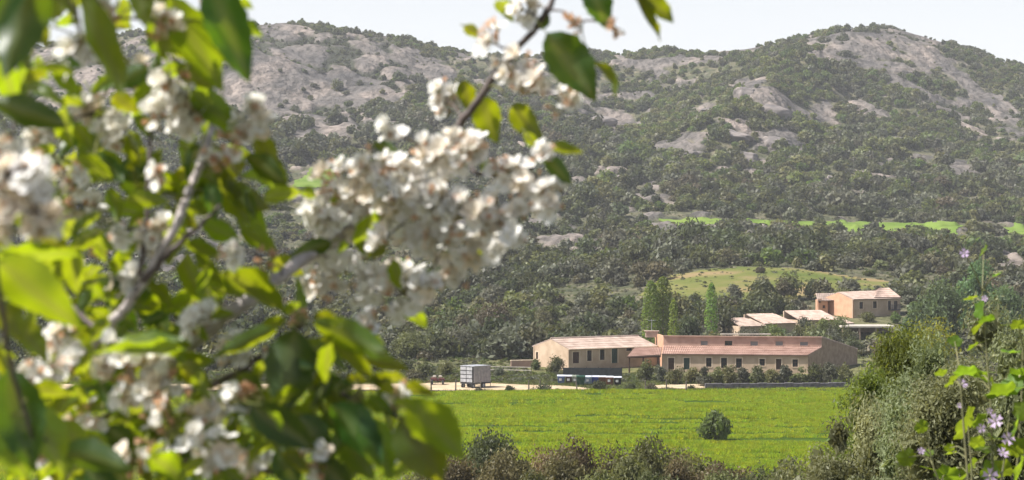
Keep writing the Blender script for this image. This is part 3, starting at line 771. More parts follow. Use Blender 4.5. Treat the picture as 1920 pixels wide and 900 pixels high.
# ---------------------------------------------------------------- waste bins
BINS = [(1052, 224, 'bluebin', 'blue wheeled waste bin at the left end of the row'),
        (1067, 223.8, 'brownbin', 'dark brown wheeled waste bin right beside the blue one at the left end'),
        (1079, 223.6, 'beigebin', 'small grey green wheeled waste bin left of the tall dark green one'),
        (1089, 221.6, 'greenbin', 'tall dark green wheeled waste bin standing forward of the row'),
        (1103, 222.8, 'greybin', 'pale blue grey wheeled waste bin right of the dark green one'),
        (1116, 222.8, 'bluebin2', 'wheeled waste bin with a deep blue front in the middle of the row'),
        (1129, 222.6, 'rustbin', 'plain brown wheeled waste bin right of the deep blue one'),
        (1143, 222.2, 'rustbin2', 'reddish brown wheeled waste bin with a pale label'),
        (1158, 221.6, 'blackbin', 'black wheeled waste bin at the right end of the row')]
BC = {'bluebin': (0.09, 0.13, 0.26), 'brownbin': (0.05, 0.03, 0.03), 'beigebin': (0.20, 0.22, 0.17), 'greenbin': (0.012, 0.05, 0.03), 'greybin': (0.24, 0.29, 0.35),
      'bluebin2': (0.03, 0.05, 0.22), 'rustbin': (0.12, 0.05, 0.025), 'rustbin2': (0.16, 0.06, 0.035), 'blackbin': (0.015, 0.014, 0.018)}
M['lid'] = noise_mat('sky_sheen_lid', (0.5, 0.52, 0.58), (0.62, 0.63, 0.68), 3, 0.35)  # sky reflection on the lids painted as a pale tone
M['label'] = noise_mat('pale_label', (0.6, 0.58, 0.56), (0.7, 0.68, 0.66), 3, 0.6)
for k, (px, d, cn, lab) in enumerate(BINS):
    c = gp(px, d, .0); c[2] = max(c[2], .1)
    t = empty('waste_bin', c, lab, 'bin', 'waste bins in a row beside the track')
    mt = noise_mat(cn, tuple(v * .85 for v in BC[cn]), tuple(v * 1.2 for v in BC[cn]), 3, 0.45)
    w = 1.02 if cn != 'greenbin' else 1.15; h = 1.12 if cn != 'greenbin' else 1.25
    V = []
    for z, s in ((.14, .80), (.5, .90), (h, 1.0)):
        for sx, sy in ((-1,-1),(1,-1),(1,1),(-1,1)): V.append(c + [sx * w/2 * s, sy * .42 * s, z])
    Fs = [(0,3,2,1)]
    for r in range(2):
        for q in range(4): Fs.append((r*4+q, r*4+(q+1) % 4, r*4+4+(q+1) % 4, r*4+4+q))
    b = MB(); b.add(V, Fs); b.box(c + [0, 0, h - .02], (w + .06, .92, .09), bev=.02); b.tube([c + [-w*.3, -.5, h - .12], c + [w*.3, -.5, h - .12]], .025); b.build('body', mt, t, c)
    b = MB(); N = 6; V = []
    for i in range(N + 1):
        q = math.pi * i / N
        for sx in (-1, 1): V.append(c + [sx * (w/2 + .03), -.45 * math.cos(q), h + .03 + .17 * math.sin(q)])
    Fs = [(2*i, 2*i+1, 2*i+3, 2*i+2) for i in range(N)] + [tuple(range(0, 2*N+1, 2)), tuple(range(2*N+1, 0, -2))]
    b.add(V, Fs); b.build('lid', M['lid'] if cn not in ('beigebin', 'greenbin') else mt, t, c)
    if cn in ('bluebin', 'brownbin', 'beigebin', 'greybin', 'rustbin2', 'blackbin'):
        b = MB(); b.box(c + [-.1, -.445, h * .62], (.36, .03, .32)); b.build('label', M['label'], t, c)
    for sx in (-1, 1):
        for sy in (-1, 1):
            b = MB(); b.tube([c + [sx*w*.33 - .03, sy*.3, .07], c + [sx*w*.33 + .03, sy*.3, .07]], .075, 8); b.build('castor', M['rubber'], t, c)

# fence posts along the edge of the field
POSTS = [(808, 'stout grey fence post below the farm implement'), (854, 'grey fence post left of the trailer at the field edge'), (901, 'thick grey fence post in front of the trailer wheels'),
         (991, 'grey fence post left of the round shrub on the track edge'), (1013, 'thin grey fence post right behind the round shrub on the track edge'), (1081, 'grey fence post on the track edge below the waste bins'),
         (1210, 'thin grey fence post right of the round bushes at the field edge'), (1249, 'grey fence post on the pale yard below the porch'), (1286, 'short grey fence post at the right end of the pale yard')]
for k, (px, lab) in enumerate(POSTS):
    c = gp(px, 213.6); c[2] = .05; t = empty('fence_post', c, lab, 'post', 'fence posts along the field edge')
    h = 1.45 + .1 * math.sin(k * 2.1)
    b = MB(); b.tube([c + [0, 0, -.3], c + [.03, 0, .5], c + [.05 * math.sin(k), 0, h]], [.11, .10, .085], 7); b.build('shaft', M['bark'], t, c)
    b = MB(); b.tube([c + [.05 * math.sin(k), 0, h + .002], c + [.05 * math.sin(k), 0, h + .05]], [.095, .05], 7); b.build('cap', M['bark'], t, c)
# ---------------------------------------------------------------- vegetation
def rdir(rng, n):
    v = rng.normal(size=(n, 3)); return v / np.linalg.norm(v, axis=1)[:, None]

def leaf_quads(C, N, L, W, rng, fold=0.0):
    """diamond leaves at C with normals N; L, W arrays"""
    n = len(C)
    a = np.cross(N, rdir(rng, n)); a /= np.linalg.norm(a, axis=1)[:, None] + 1e-9
    b = np.cross(N, a)
    L = np.broadcast_to(L, (n,))[:, None]; W = np.broadcast_to(W, (n,))[:, None]
    V = np.stack([C - a * L * .5, C + b * W * .5 - a * L * .05, C + a * L * .5, C - b * W * .5 - a * L * .05], 1).reshape(-1, 3)
    Fq = np.arange(4 * n).reshape(n, 4)
    return V, Fq

def crown_mesh(name, rng, n, leaf, mtl, size=(1, 1, 1), lobes=9, lobe_r=(0.34, 0.58), asp=0.5, core=True, upright=0.0, squash=0.8, twig=0):
    """leaves spread through a crown of overlapping lumps; base at z=0, half width about 1"""
    size = np.array(size, float)
    lc = rdir(rng, lobes) * (rng.random((lobes, 1)) ** .5) * .62
    lc[:, 2] = np.abs(lc[:, 2]) * .9 + .42 * rng.random(lobes)
    lr = rng.uniform(*lobe_r, lobes)
    k = rng.choice(lobes, n, p=lr**2 / (lr**2).sum())
    dr = rdir(rng, n); dr[:, 2] = np.where(rng.random(n) < .72, np.abs(dr[:, 2]), dr[:, 2])
    rr = lr[k] * (1 - .42 * rng.random(n) ** 1.6) * (1 + .10 * rng.normal(size=n))
    lc = lc * size * np.array([1, 1, squash])
    tp_ = 1 - .42 * np.clip(lc[:, 2] / (lc[:, 2].max() + 1e-6), 0, 1) * (1 if size[2] > .9 else .3); lc[:, :2] *= tp_[:, None]; lr = lr * (.6 + .4 * tp_)
    C = lc[k] + dr * rr[:, None]
    C[:, 2] = C[:, 2] + .12
    N = dr * .8 + rdir(rng, n) * .9; N[:, 2] += .15
    N /= np.linalg.norm(N, axis=1)[:, None]
    Ls = leaf * rng.uniform(.6, 1.5, n)
    lowz = C[:, 2] < Ls * .3; C[:, 2] = np.where(lowz, rng.random(n) * .25 + Ls * .3, C[:, 2])
    V, Fq = leaf_quads(C, N, Ls, Ls * asp * rng.uniform(.7, 1.3, n), rng)
    if core:                                  # inner branches and shaded leaves so the crown is not hollow
        m = max(40, n // 8)
        k = rng.choice(lobes, m); C2 = lc[k] + rdir(rng, m) * (lr[k] * .6 * rng.random(m))[:, None]
        C2[:, 2] = np.maximum(C2[:, 2] + .08, .02)
        V2, F2 = leaf_quads(C2, rdir(rng, m), np.full(m, .26), np.full(m, .19), rng)
        Fq = np.concatenate([Fq, F2 + len(V)]); V = np.concatenate([V, V2])
    return mesh(name, V, Fq, mtl)

def trunk_mesh(name, rng, h=.55, r=.07, limbs=5, mtl=None, spread=.55):
    b = MB()
    b.tube([(0, 0, -.15), (.02, .01, h * .5), (.01 * rng.normal(), .02, h)], [r * 1.25, r, r * .7], 6)
    for k in range(limbs):
        a = 2 * math.pi * k / limbs + rng.random(); s = spread * rng.uniform(.6, 1.1)
        z0 = h * rng.uniform(.35, .95)
        b.tube([(0, 0, z0), (math.cos(a) * s * .5, math.sin(a) * s * .5, z0 + .22), (math.cos(a) * s, math.sin(a) * s, z0 + .30 + .3 * rng.random())], [r * .6, r * .4, r * .12], 5)
    return mesh(name, np.array(b.V), b.F, mtl or M['bark'])

rb = np.random.default_rng(21)
TONES = ['dark', 'olive', 'grey', 'brown', 'green']
PROTO = {}
for t in TONES:
    for s in range(3):
        PROTO[(t, s)] = crown_mesh('shrub_' + t, rb, 620, .20, M[t], (1, 1, (1.0, .85, 1.2)[s]), lobes=8 + 2 * s)
TRUNK = [trunk_mesh('shrub_stems', rb) for _ in range(3)]
FARP = {}
for t in TONES:
    for s in range(2):
        FARP[(t, s)] = crown_mesh('scrub_' + t, rb, 330, .26, M[t], (1.05, 1.05, (.95, .8)[s]), lobes=8, asp=.7)

def place(name, crown, trunk, loc, sx, sz, rz, label, cat, group=None):
    t = empty(name, loc, label, cat, group)
    o = obj('crown', crown, t); o.scale = (sx, sx, sz); o.rotation_euler = (0, 0, rz)
    if trunk is not None:
        q = obj('trunk', trunk, t); q.scale = (sx, sx, sz); q.rotation_euler = (0, 0, rz)
    return t

# ---- scattered maquis: candidates per piece of land, denser where the photo is denser
cand = []          # (px, d, halfwidth m, tone, py)
BUILT = [(1000, 1240, 238, 262), (1225, 1615, 234, 262), (1520, 1700, 300, 326), (1380, 1610, 284, 308), (1575, 1680, 282, 296)]
def blocked(px, d, r):
    rp = r / d * F
    for (a, b, c, e) in BUILT:
        if a - rp * .8 < px < b + rp * .8 and c - r * 2.2 < d < e + r: return True
    return False
rs = np.random.default_rng(4)
def scatter(n, d0, d1, size, tones, keep=None, px0=-60, px1=1985, overlap=.62):
    px = rs.uniform(px0, px1, n * 6); d = d0 + (d1 - d0) * rs.random(n * 6)
    x, z, py, rock, crack = ground(px, d, True)
    clump = fbm(x / 28, d / 28, 91, 3); clump2 = fbm(x / 45, d / 55, 95, 3)
    ok = rs.random(n * 6) < np.clip(.75 + clump * 1.0, .15, 1)
    ok &= (rock < .35) | ((crack > .42) & (rs.random(n * 6) < .6)) | (rs.random(n * 6) < .03)
    for poly in (MEADOW, UPPER, PATCH): ok &= ~inside(px, py, poly)
    ok &= ~((np.abs(px - 582) < 52) & (py > 312) & (py < 400))
    cnt = 0
    for i in np.nonzero(ok)[0]:
        r = size * (.45 + .95 * rs.random() ** 1.7)
        if rock[i] > .35: r *= .55
        if keep is not None and not keep(px[i], py[i], d[i]): continue
        if blocked(px[i], d[i], r): continue
        tn = tones[rs.integers(len(tones))]
        if clump2[i] > .16 and rs.random() < .75: tn = ('green', 'olive', 'olive')[rs.integers(3)]; r *= .9
        elif clump2[i] < -.16 and rs.random() < .75: tn = ('dark', 'dark', 'grey')[rs.integers(3)]; r *= 1.25
        if d[i] > 690 and 1130 < px[i] < 1570 and rs.random() < .6: tn = ('green', 'olive')[rs.integers(2)]     # sunlight on this flank painted as greener, lighter shrub tones
        cand.append((px[i], d[i], r, tn, py[i])); cnt += 1
        if cnt >= n: break
    return cnt
T1 = ['dark', 'dark', 'olive', 'grey', 'grey', 'brown', 'olive']
T2 = ['dark', 'dark', 'dark', 'olive', 'green']
T3 = ['dark', 'olive', 'green', 'grey', 'dark', 'green']
# behind the farm
scatter(800, 258, 335, 2.9, T1, lambda px, py, d: not (1190 < px < 1700 and d < 262))
scatter(640, 335, 400, 3.2, T1 + ['brown', 'grey'])
# dark belt of holm oaks above the meadow
scatter(620, 396, 452, 4.0, T2)
scatter(620, 452, 500, 3.0, T1 + ['brown'])
scatter(620, 498, 560, 3.1, T1, lambda px, py, d: not (1205 < px < 1350 and d > 508))
scatter(1300, 575, 650, 4.6, T1 + T2)
scatter(2300, 650, 760, 4.4, T3 + T1)
scatter(3800, 760, 880, 3.3, T3)
scatter(4600, 880, 998, 2.3, T3)
scatter(160, 150, 232, 1.8, T1, lambda px, py, d: px > 1690 + (230 - d) * .4 and not 1660 < px < 1720, 1690, 2120)
scatter(60, 229, 257, 1.6, T1, lambda px, py, d: px < 740, -60, 740)
# hedge of trees along both edges of the strip field and the meadow
for px in np.arange(1200, 1960, 13.):
    cand.append((px + rs.uniform(-5, 5), 571 + rs.uniform(-4, 7), rs.uniform(2.6, 4.2), T2[rs.integers(5)], 400))
for px in np.arange(1180, 1720, 17.):
    cand.append((px + rs.uniform(-6, 6), 402 + rs.uniform(-3, 10), rs.uniform(3.4, 5.4), 'dark', 495))
# skyline shrubs
for px in (505, 548, 566, 580, 640, 702, 760, 801, 846, 884, 1150, 1230, 1281, 1340, 1418, 1444, 1466, 1476, 1505, 1530, 1619, 1640, 1662, 1690, 1745, 1752, 1768, 1790, 1822, 1836, 1850, 1868, 1890, 1905):
    cand.append((px, 998 + rs.uniform(-4, 2), 1.3 if px not in (566,) else 4.6, 'dark', 80))
print('shrub candidates', len(cand))

# individual ones: those that show largest and are not behind the blossom
def open_view(px, py):
    if px > 1050: return True
    if px > 830 and (py > 560): return True
    if 560 < px < 830 and 150 < py < 280: return True
    if 740 < px <= 850 and py > 600: return True
    if 880 < px < 1050 and py > 480: return True
    return False
def hidden(px, py):          # behind the right hand bushes and trees
    return px > 1600 and py > 585 or px > 1700 and 480 < py
score = []
for i, (px, d, r, t, py) in enumerate(cand):
    s = r / d
    if not open_view(px, py) or hidden(px, py) or px > 1925: s = 0
    score.append(s)
order = np.argsort(score)[::-1]
NIND = 270
single = set(int(i) for i in order[:NIND])
LMK = [(1010, 640, "the farm's left gable"), (1140, 625, "the farm's left wing"), (1400, 625, "the farm's right block"),
       (1240, 560, 'the tall poplar clump'), (1335, 560, 'the single slim poplar'), (1610, 560, 'the two storey farmhouse'), (1480, 590, 'the low pink roofs'),
       (1340, 530, 'the yellow meadow'), (1560, 520, "the meadow's right half"), (1300, 420, "the upper green strip's left end"),
       (1620, 425, "the upper green strip's middle"), (1860, 440, "the upper green strip's right end"), (890, 700, 'the livestock trailer'),
       (1105, 480, 'the pale rocks'), (1780, 480, 'the blue green trees'), (930, 580, 'the large brownish oak'), (1000, 560, 'the smaller brownish oak'), (1450, 490, 'the meadow top'),
       (1110, 400, 'the last blossom on the branch'), (1200, 480, 'the oak belt')]
TW = {'dark': 'dark green', 'olive': 'olive green', 'grey': 'grey green', 'brown': 'brownish', 'green': 'bright green'}
rows_ = {}
for i in single:
    px, d, r, t, _ = cand[i]
    z = float(base_z(np.array([px]), np.array([d]))[0]); py = 450 + F * (EYE - z - r * .7) / d
    best = min(LMK, key=lambda L: ((L[0] - px) / 1.0) ** 2 + ((L[1] - py) * 1.6) ** 2)
    dx, dy = px - best[0], (py - best[1]) * 1.6
    rel = ('right of ' if dx > 0 else 'left of ') if abs(dx) > abs(dy) else ('below ' if dy > 0 else 'above ')
    wpx = 2 * r / d * F
    sz = 'large' if wpx > 52 else ('small' if wpx < 30 else 'medium')
    rows_.setdefault((sz, t, rel + best[2]), []).append((px, i, py))
ORD = ['', 'second', 'third', 'fourth', 'fifth', 'sixth', 'seventh', 'eighth', 'ninth', 'tenth', 'eleventh', 'twelfth', 'thirteenth'] + ['next'] * 40
LABEL = {}
def name_row(lst, base_):
    lst.sort()
    for k, (px, i, py) in enumerate(lst):
        if len(lst) == 1: LABEL[i] = base_
        elif k == 0: LABEL[i] = 'leftmost ' + base_
        elif k == len(lst) - 1: LABEL[i] = 'rightmost ' + base_
        else: LABEL[i] = f'{ORD[k]} from left: {base_}'
for (sz, t, rel), lst in rows_.items():
    base_ = f'{sz} {TW[t]} shrub {rel}'
    if len(lst) <= 8: name_row(lst, base_); continue
    lst.sort(key=lambda q: q[2]); nrow = min(4, math.ceil(len(lst) / 8)); per = math.ceil(len(lst) / nrow)
    for r in range(nrow):
        nm = {1: [''], 2: ['upper', 'lower'], 3: ['upper', 'middle', 'lower'], 4: ['highest', 'upper', 'lower', 'lowest']}[nrow][r]
        name_row(lst[r*per:(r+1)*per], nm + ' ' + base_)
CZ = ground(np.array([c[0] for c in cand]), np.array([c[1] for c in cand])); rest = []
for i, (px, d, r, t, py) in enumerate(cand):
    loc = np.array([(px - 960) / F * d, d, CZ[i] - .12 * r])
    rz = rs.uniform(0, 6.28); sz = r * rs.uniform(.8, 1.25)
    if i in single:
        s = int(rs.integers(3))
        place('shrub', PROTO[(t, s)], TRUNK[int(rs.integers(3))], loc, r, sz, rz, LABEL[i], 'shrub', 'shrubs and small oaks on the hillside')
    else:
        rest.append((loc, r, sz, rz, TONES.index(t) * 2 + int(rs.integers(2))))

def instances(name, data, protos, label, cat):
    """one object: plants far off that read as one mass, set out on points"""
    me = bpy.data.meshes.new(name)
    me.from_pydata([tuple(map(float, q[0])) for q in data], [], [])
    a = me.attributes.new('sc', 'FLOAT_VECTOR', 'POINT'); a.data.foreach_set('vector', np.array([(q[1], q[1], q[2]) for q in data], np.float32).ravel())
    a = me.attributes.new('ro', 'FLOAT_VECTOR', 'POINT'); a.data.foreach_set('vector', np.array([(0, 0, q[3]) for q in data], np.float32).ravel())
    a = me.attributes.new('ix', 'INT', 'POINT'); a.data.foreach_set('value', np.array([q[4] for q in data], np.int32))
    o = obj(name, me); tag(o, label, cat, kind='stuff')
    cl = bpy.data.collections.new(name + '_sources')
    for k, p in enumerate(protos):
        q = bpy.data.objects.new(f'{name}_source_{k:02d}', p); cl.objects.link(q)
    ng = bpy.data.node_groups.new(name, 'GeometryNodeTree')
    ng.interface.new_socket('Geometry', in_out='INPUT', socket_type='NodeSocketGeometry'); ng.interface.new_socket('Geometry', in_out='OUTPUT', socket_type='NodeSocketGeometry')
    n = ng.nodes; l = ng.links
    gi = n.new('NodeGroupInput'); go = n.new('NodeGroupOutput'); ci = n.new('GeometryNodeCollectionInfo'); ci.inputs[0].default_value = cl
    ci.inputs['Separate Children'].default_value = True; ci.inputs['Reset Children'].default_value = True
    io = n.new('GeometryNodeInstanceOnPoints'); io.inputs['Pick Instance'].default_value = True
    def at(nm, ty):
        x = n.new('GeometryNodeInputNamedAttribute'); x.data_type = ty; x.inputs[0].default_value = nm; return x.outputs[0]
    l.new(gi.outputs[0], io.inputs['Points']); l.new(ci.outputs[0], io.inputs['Instance'])
    l.new(at('ix', 'INT'), io.inputs['Instance Index']); l.new(at('sc', 'FLOAT_VECTOR'), io.inputs['Scale'])
    er = n.new('FunctionNodeEulerToRotation'); l.new(at('ro', 'FLOAT_VECTOR'), er.inputs[0]); l.new(er.outputs[0], io.inputs['Rotation'])
    l.new(io.outputs[0], go.inputs[0])
    md = o.modifiers.new('scatter', 'NODES'); md.node_group = ng
    return o
instances('maquis_scrub', rest, [FARP[(t, s)] for t in TONES for s in range(2)], 'dense evergreen maquis scrub covering the far hillsides', 'scrub')

# ---- low herbs between the shrubs
low_ = []
hp = crown_mesh('herb', rb, 60, .5, M['olive'], (1, 1, .5), lobes=4, asp=.35, core=False); hp2 = crown_mesh('herb', rb, 60, .5, M['grey'], (1, 1, .5), lobes=4, asp=.35, core=False)
hp3 = crown_mesh('herb', rb, 60, .5, M['green'], (1, 1, .45), lobes=4, asp=.3, core=False)
n = 24000
px = rs.uniform(-60, 1985, n); d = 227 + 400 * rs.random(n) ** 1.7
px[:2600] = rs.uniform(1660, 2150, 2600); d[:2600] = 125 + 105 * rs.random(2600)
x, z, py, rock, crack = ground(px, d, True)
inU = inside(px, py, UPPER); inM = inside(px, py, MEADOW)
for i in range(n):
    if rock[i] > .4 or inU[i]: continue
    if inM[i] and rs.random() > .6: continue
    if blocked(px[i], d[i], .1): continue
    r = rs.uniform(.25, .75)
    low_.append((np.array([x[i], d[i], z[i] - .03]), r, r * rs.uniform(.6, 1.2), rs.uniform(0, 6.28), int(rs.integers(3))))
instances('undergrowth', low_, [hp, hp2, hp3], 'low tussocks and herbs between the shrubs', 'undergrowth')

# ---- young wheat on the valley field: tufts in drilled rows
M['wheat'] = leaf_mat('young_wheat', (0.205, 0.28, 0.020), (0.52, 0.61, 0.02), 0.5, var=.28, hue=.06)
def tuft(name, rng, n, h, mtl, w=.02, lean=.35, spread=.25):
    B = np.stack([rng.normal(size=n) * spread, rng.normal(size=n) * spread, np.zeros(n)], 1)
    T = B + np.stack([rng.normal(size=n) * lean * h, rng.normal(size=n) * lean * h, h * rng.uniform(.7, 1.1, n)], 1)
    s = np.cross(T - B, rdir(rng, n)); s /= np.linalg.norm(s, axis=1)[:, None]; s *= w
    mid = (B + T) / 2 + np.array([0, 0, .12 * h])
    V = np.stack([B - s, B + s, mid + s, T, mid - s], 1).reshape(-1, 3)
    return mesh(name, V, np.arange(5 * n).reshape(n, 5), mtl)
wt = [tuft('wheat_tuft', rb, 26, .34, M['wheat']) for _ in range(3)]
fp = np.array(FIELD)
fx = rs.uniform(-82, 54, 74000); fy = rs.uniform(123, 217, 74000)
row = np.round(fy / .55) * .55
fy = row + rs.normal(size=len(fy)) * .07
okf = inside(fx, fy, fp); pxf = 960 + F * fx / fy
okf &= pxf < 1720
gap = fbm(fx / 13, fy / 1.1, 71, 3) * 1.3 + .25 * fbm(fx / 25, fy / 8, 72, 2)
okf &= gap > -.20
wd = []
for i in np.nonzero(okf)[0]:
    s = .72 + .75 * gap[i] + .3 * rs.random()
    wd.append((np.array([fx[i], fy[i], .055]), 1.0, s, rs.uniform(0, 6.28), int(rs.integers(3))))
print('wheat', len(wd))
instances('wheat', wd, wt, 'young green wheat growing across the valley field', 'wheat')
gt = [tuft('grass_tuft', rb, 16, .4, M['green'], .02, .5), tuft('grass_tuft', rb, 16, .38, M['olive'], .02, .5)]
gd = []
for _ in range(6500):
    px = rs.uniform(-60, 1640); d = rs.uniform(213.2, 240)
    X = (px - 960) / F * d
    if inside(np.array([X]), np.array([d]), np.array(TRACK))[0] or inside(np.array([X]), np.array([d]), np.array(YARD))[0] or blocked(px, d, 0): continue
    if d < 216 and rs.random() < .3: continue
    gd.append((gp(px, d, .0), 1.3, rs.uniform(.5, 1.3), rs.uniform(0, 6.28), int(rs.integers(2))))
instances('verge_grass', gd, gt, 'rough grass between the dirt track and the farm', 'grass')

# ---- individual trees and shrubs near the farm
def tree(name, px, d, half, hgt, tone, n, leaf, label, cat, group=None, seed=0, asp=.5, size=None, trunk=True, lobes=12, th=.5, dz=-.05, squash=.8, lobe_r=(.34, .58)):
    rng = np.random.default_rng(seed + 1000)
    cm = crown_mesh(name + '_crown', rng, n, leaf / half, M[tone], size or (1, 1, max(.6, hgt / half / 1.35)), lobes=lobes, asp=asp, squash=squash, lobe_r=lobe_r)
    tm = trunk_mesh(name + '_trunk', rng, th, .06, 6) if trunk else None
    loc = gp(px, d, dz); t = empty(name, loc, label, cat, group)
    top = max(v.co.z for v in cm.vertices)
    o = obj('crown', cm, t); o.scale = (half, half, hgt / top)
    if trunk: q = obj('trunk', tm, t); q.scale = (half, half, hgt / top * .85 * top / 1.6)
    return t
# lone bush in the field
c_ = gp(1341, 161); tree('field_bush', 1341, 161, 2.3, 3.2, 'green', 3400, .30, 'lone leafy dark green bush standing in the green field', 'bush', seed=305, asp=.5, size=(1, 1, .8), lobes=34, dz=.05, lobe_r=(.14, .36))
# large brownish oak left behind the farm, and the olives beside it
tree('oak_tree', 930, 292, 5.6, 8.2, 'brown', 3600, .42, 'large rounded brownish oak behind the farm, left of the long building', 'tree', seed=2)
tree('oak_tree', 1020, 300, 3.8, 6.0, 'brown', 2200, .40, 'smaller brownish oak right behind the large one', 'tree', seed=3)
tree('olive_tree', 850, 268, 4.6, 5.4, 'grey', 2600, .34, 'wide grey green olive tree above the livestock trailer', 'tree', seed=4)
tree('olive_tree', 955, 266, 4.2, 4.9, 'grey', 2600, .34, 'grey green olive tree left of the farm building gable', 'tree', seed=5)
tree('olive_tree', 765, 262, 4.4, 5.2, 'olive', 2400, .34, 'olive green tree at the edge of the blossom left of the trailer', 'tree', seed=6)
tree('gable_shrub', 1042, 239, 1.7, 3.0, 'dark', 1500, .24, 'dark rounded shrub against the left gable of the farm building', 'shrub', seed=7)
tree('gable_shrub', 1006, 244, 1.2, 1.9, 'green', 900, .22, 'small green shrub by the pink garden wall', 'shrub', seed=8)
for k, (px, d, hw, h, tone, lab) in enumerate([
    (800, 232, 2.0, 2.6, 'olive', 'dark olive bush left behind the farm implement'), (838, 236, 1.7, 2.3, 'olive', 'olive bush between the implement and the trailer'),
    (936, 234, 1.2, 1.7, 'grey', 'grey green bush right of the trailer'), (778, 228, 1.6, 1.9, 'brown', 'brownish bush at the left end of the track'),
    (762, 240, 2.2, 3.0, 'dark', 'dark bush under the yellow leaf tips left of the implement')]):
    tree('bush', px, d, hw, h, tone, 900, .24, lab, 'bush', 'bushes round the trailer', seed=20 + k)
for k, (px, d, hw, h, tone, lab) in enumerate([
    (955, 213.2, .75, .95, 'dark', 'low dark shrub on the pale track between two posts'), (897, 213.0, .9, .6, 'brown', 'low brown tussock at the field edge before the trailer'),
    (1018, 213.4, 1.5, 1.25, 'dark', 'wide dark shrub on the pale track edge left of the bins'), (1044, 213.6, .6, .5, 'brown', 'tiny brown tussock on the track below the bins'),
    (1123, 213.8, 1.3, 1.6, 'dark', 'dark shrub below the bins at the end of the track'), (1179, 214.2, 1.15, 1.35, 'dark', 'round dark shrub at the field edge right of the bins'),
    (1222, 214.6, .9, 1.1, 'brown', 'brown shrub at the field edge left of the pale yard'), (1296, 215.2, .8, .8, 'dark', 'small dark shrub right of the pale yard')]):
    tree('track_shrub', px, d, hw, h, tone, 700, .2, lab, 'shrub', 'shrubs along the edge of the field', seed=40 + k, dz=.03)
# olive trees before the facade
OL = [(1212, 228, 1.9, 3.4), (1240, 226, 1.6, 2.9), (1268, 224, 1.9, 2.6), (1296, 226, 1.5, 2.5), (1322, 221, 1.5, 2.9), (1345, 222, 1.6, 2.7), (1368, 221, 1.6, 3.1), (1392, 222.5, 1.5, 2.7),
      (1420, 222, 1.7, 3.0), (1446, 221.5, 1.4, 2.6), (1472, 222, 1.7, 3.1), (1500, 222, 1.6, 2.8), (1528, 222.5, 1.8, 3.3), (1556, 222, 1.9, 3.4), (1582, 223, 1.7, 3.4)]
WH = ['under the porch roof', 'right of the porch', 'below the green door right of the porch', 'left end of the row above the stone wall']
for k, (px, d, hw, h) in enumerate(OL):
    lab = (['greyish olive tree before the porch of the farm building', 'olive tree right of the porch before the brown door', 'wide low olive tree before the green door', 'small olive tree left of the stone wall'] +
           [f'{w} olive tree counted from left in the row above the stone wall' for w in ('first', 'second', 'third', 'fourth', 'fifth', 'sixth', 'seventh', 'eighth', 'ninth', 'tenth', 'last')])[k]
    tree('olive_tree', px, d, hw, h, ['olive', 'grey', 'olive'][k % 3], 1000, .26, lab, 'tree', 'olive trees before the farm building', seed=60 + k, th=.75, lobe_r=(.26, .46), squash=.95)
# shrubs between the two houses
for k, (px, d, hw, h, tone, lab) in enumerate([
    (1330, 275, 2.6, 4.2, 'grey', 'greyish bare looking shrub behind the farm roof left of the low pink roofs'), (1400, 272, 2.4, 2.6, 'green', 'bright green shrub behind the farm roof'),
    (1468, 284, 2.2, 3.9, 'green', 'bright green shrub before the low pink roofs'), (1420, 268, 2.6, 2.5, 'olive', 'olive shrub behind the coping of the farm'),
    (1495, 288, 1.5, 3.4, 'olive', 'tall shrub between the pale pink roofs'), (1530, 283, 2.0, 3.6, 'grey', 'grey green shrub before the right pink roof'),
    (1560, 276, 2.8, 4.0, 'grey', 'grey olive tree above the right end of the farm building'), (1600, 272, 2.4, 3.4, 'dark', 'dark shrub behind the brown end wall'),
    (1625, 303, 2.2, 2.0, 'olive', 'pale olive shrub at the foot of the farmhouse'), (1680, 300, 1.5, 2.4, 'green', 'green shrub at the right corner of the farmhouse'),
    (1412, 279, 2.3, 4.6, 'grey', 'grey shrub standing before the leftmost low roof'), (1452, 280, 2.0, 4.9, 'green', 'bright bushy shrub covering the gap of the first two low roofs'), (1520, 281, 2.4, 5.2, 'olive', 'tall olive shrub before the gap of the pale roofs'), (1556, 281, 2.2, 4.6, 'grey', 'grey shrub before the widest pale pink roof'), (1588, 280, 2.0, 4.6, 'olive', 'olive shrub touching the left end of the flat roof slab'), (1484, 279, 2.2, 3.9, 'grey', 'low grey shrub before the second low roof'),
    (1508, 289, 2.2, 4.7, 'grey', 'tall grey shrub before the pale roof gap'), (1575, 292, 2.6, 3.9, 'olive', 'olive shrub before the right end of the low roofs'), (1440, 286, 2.2, 4.3, 'olive', 'olive shrub before the left low roof'), (1395, 284, 2.3, 4.0, 'grey', 'grey shrub hiding the left low wall'), (1545, 290, 2.3, 4.2, 'green', 'green shrub under the right pink roof'), (1640, 284, 2.4, 2.4, 'dark', 'dark shrub under the pale flat roof slab'), (1600, 286, 1.6, 2.6, 'grey', 'grey shrub left of the flat roof slab'),
    (1480, 272, 2.4, 2.2, 'olive', 'low olive shrub behind the middle of the farm roof'), (1365, 280, 2.2, 3.2, 'grey', 'grey shrub at the left end of the low pink roofs')]):
    tree('shrub', px, d, hw, h, tone, 1100, .28, lab, 'shrub', 'shrubs between the two houses', seed=90 + k)

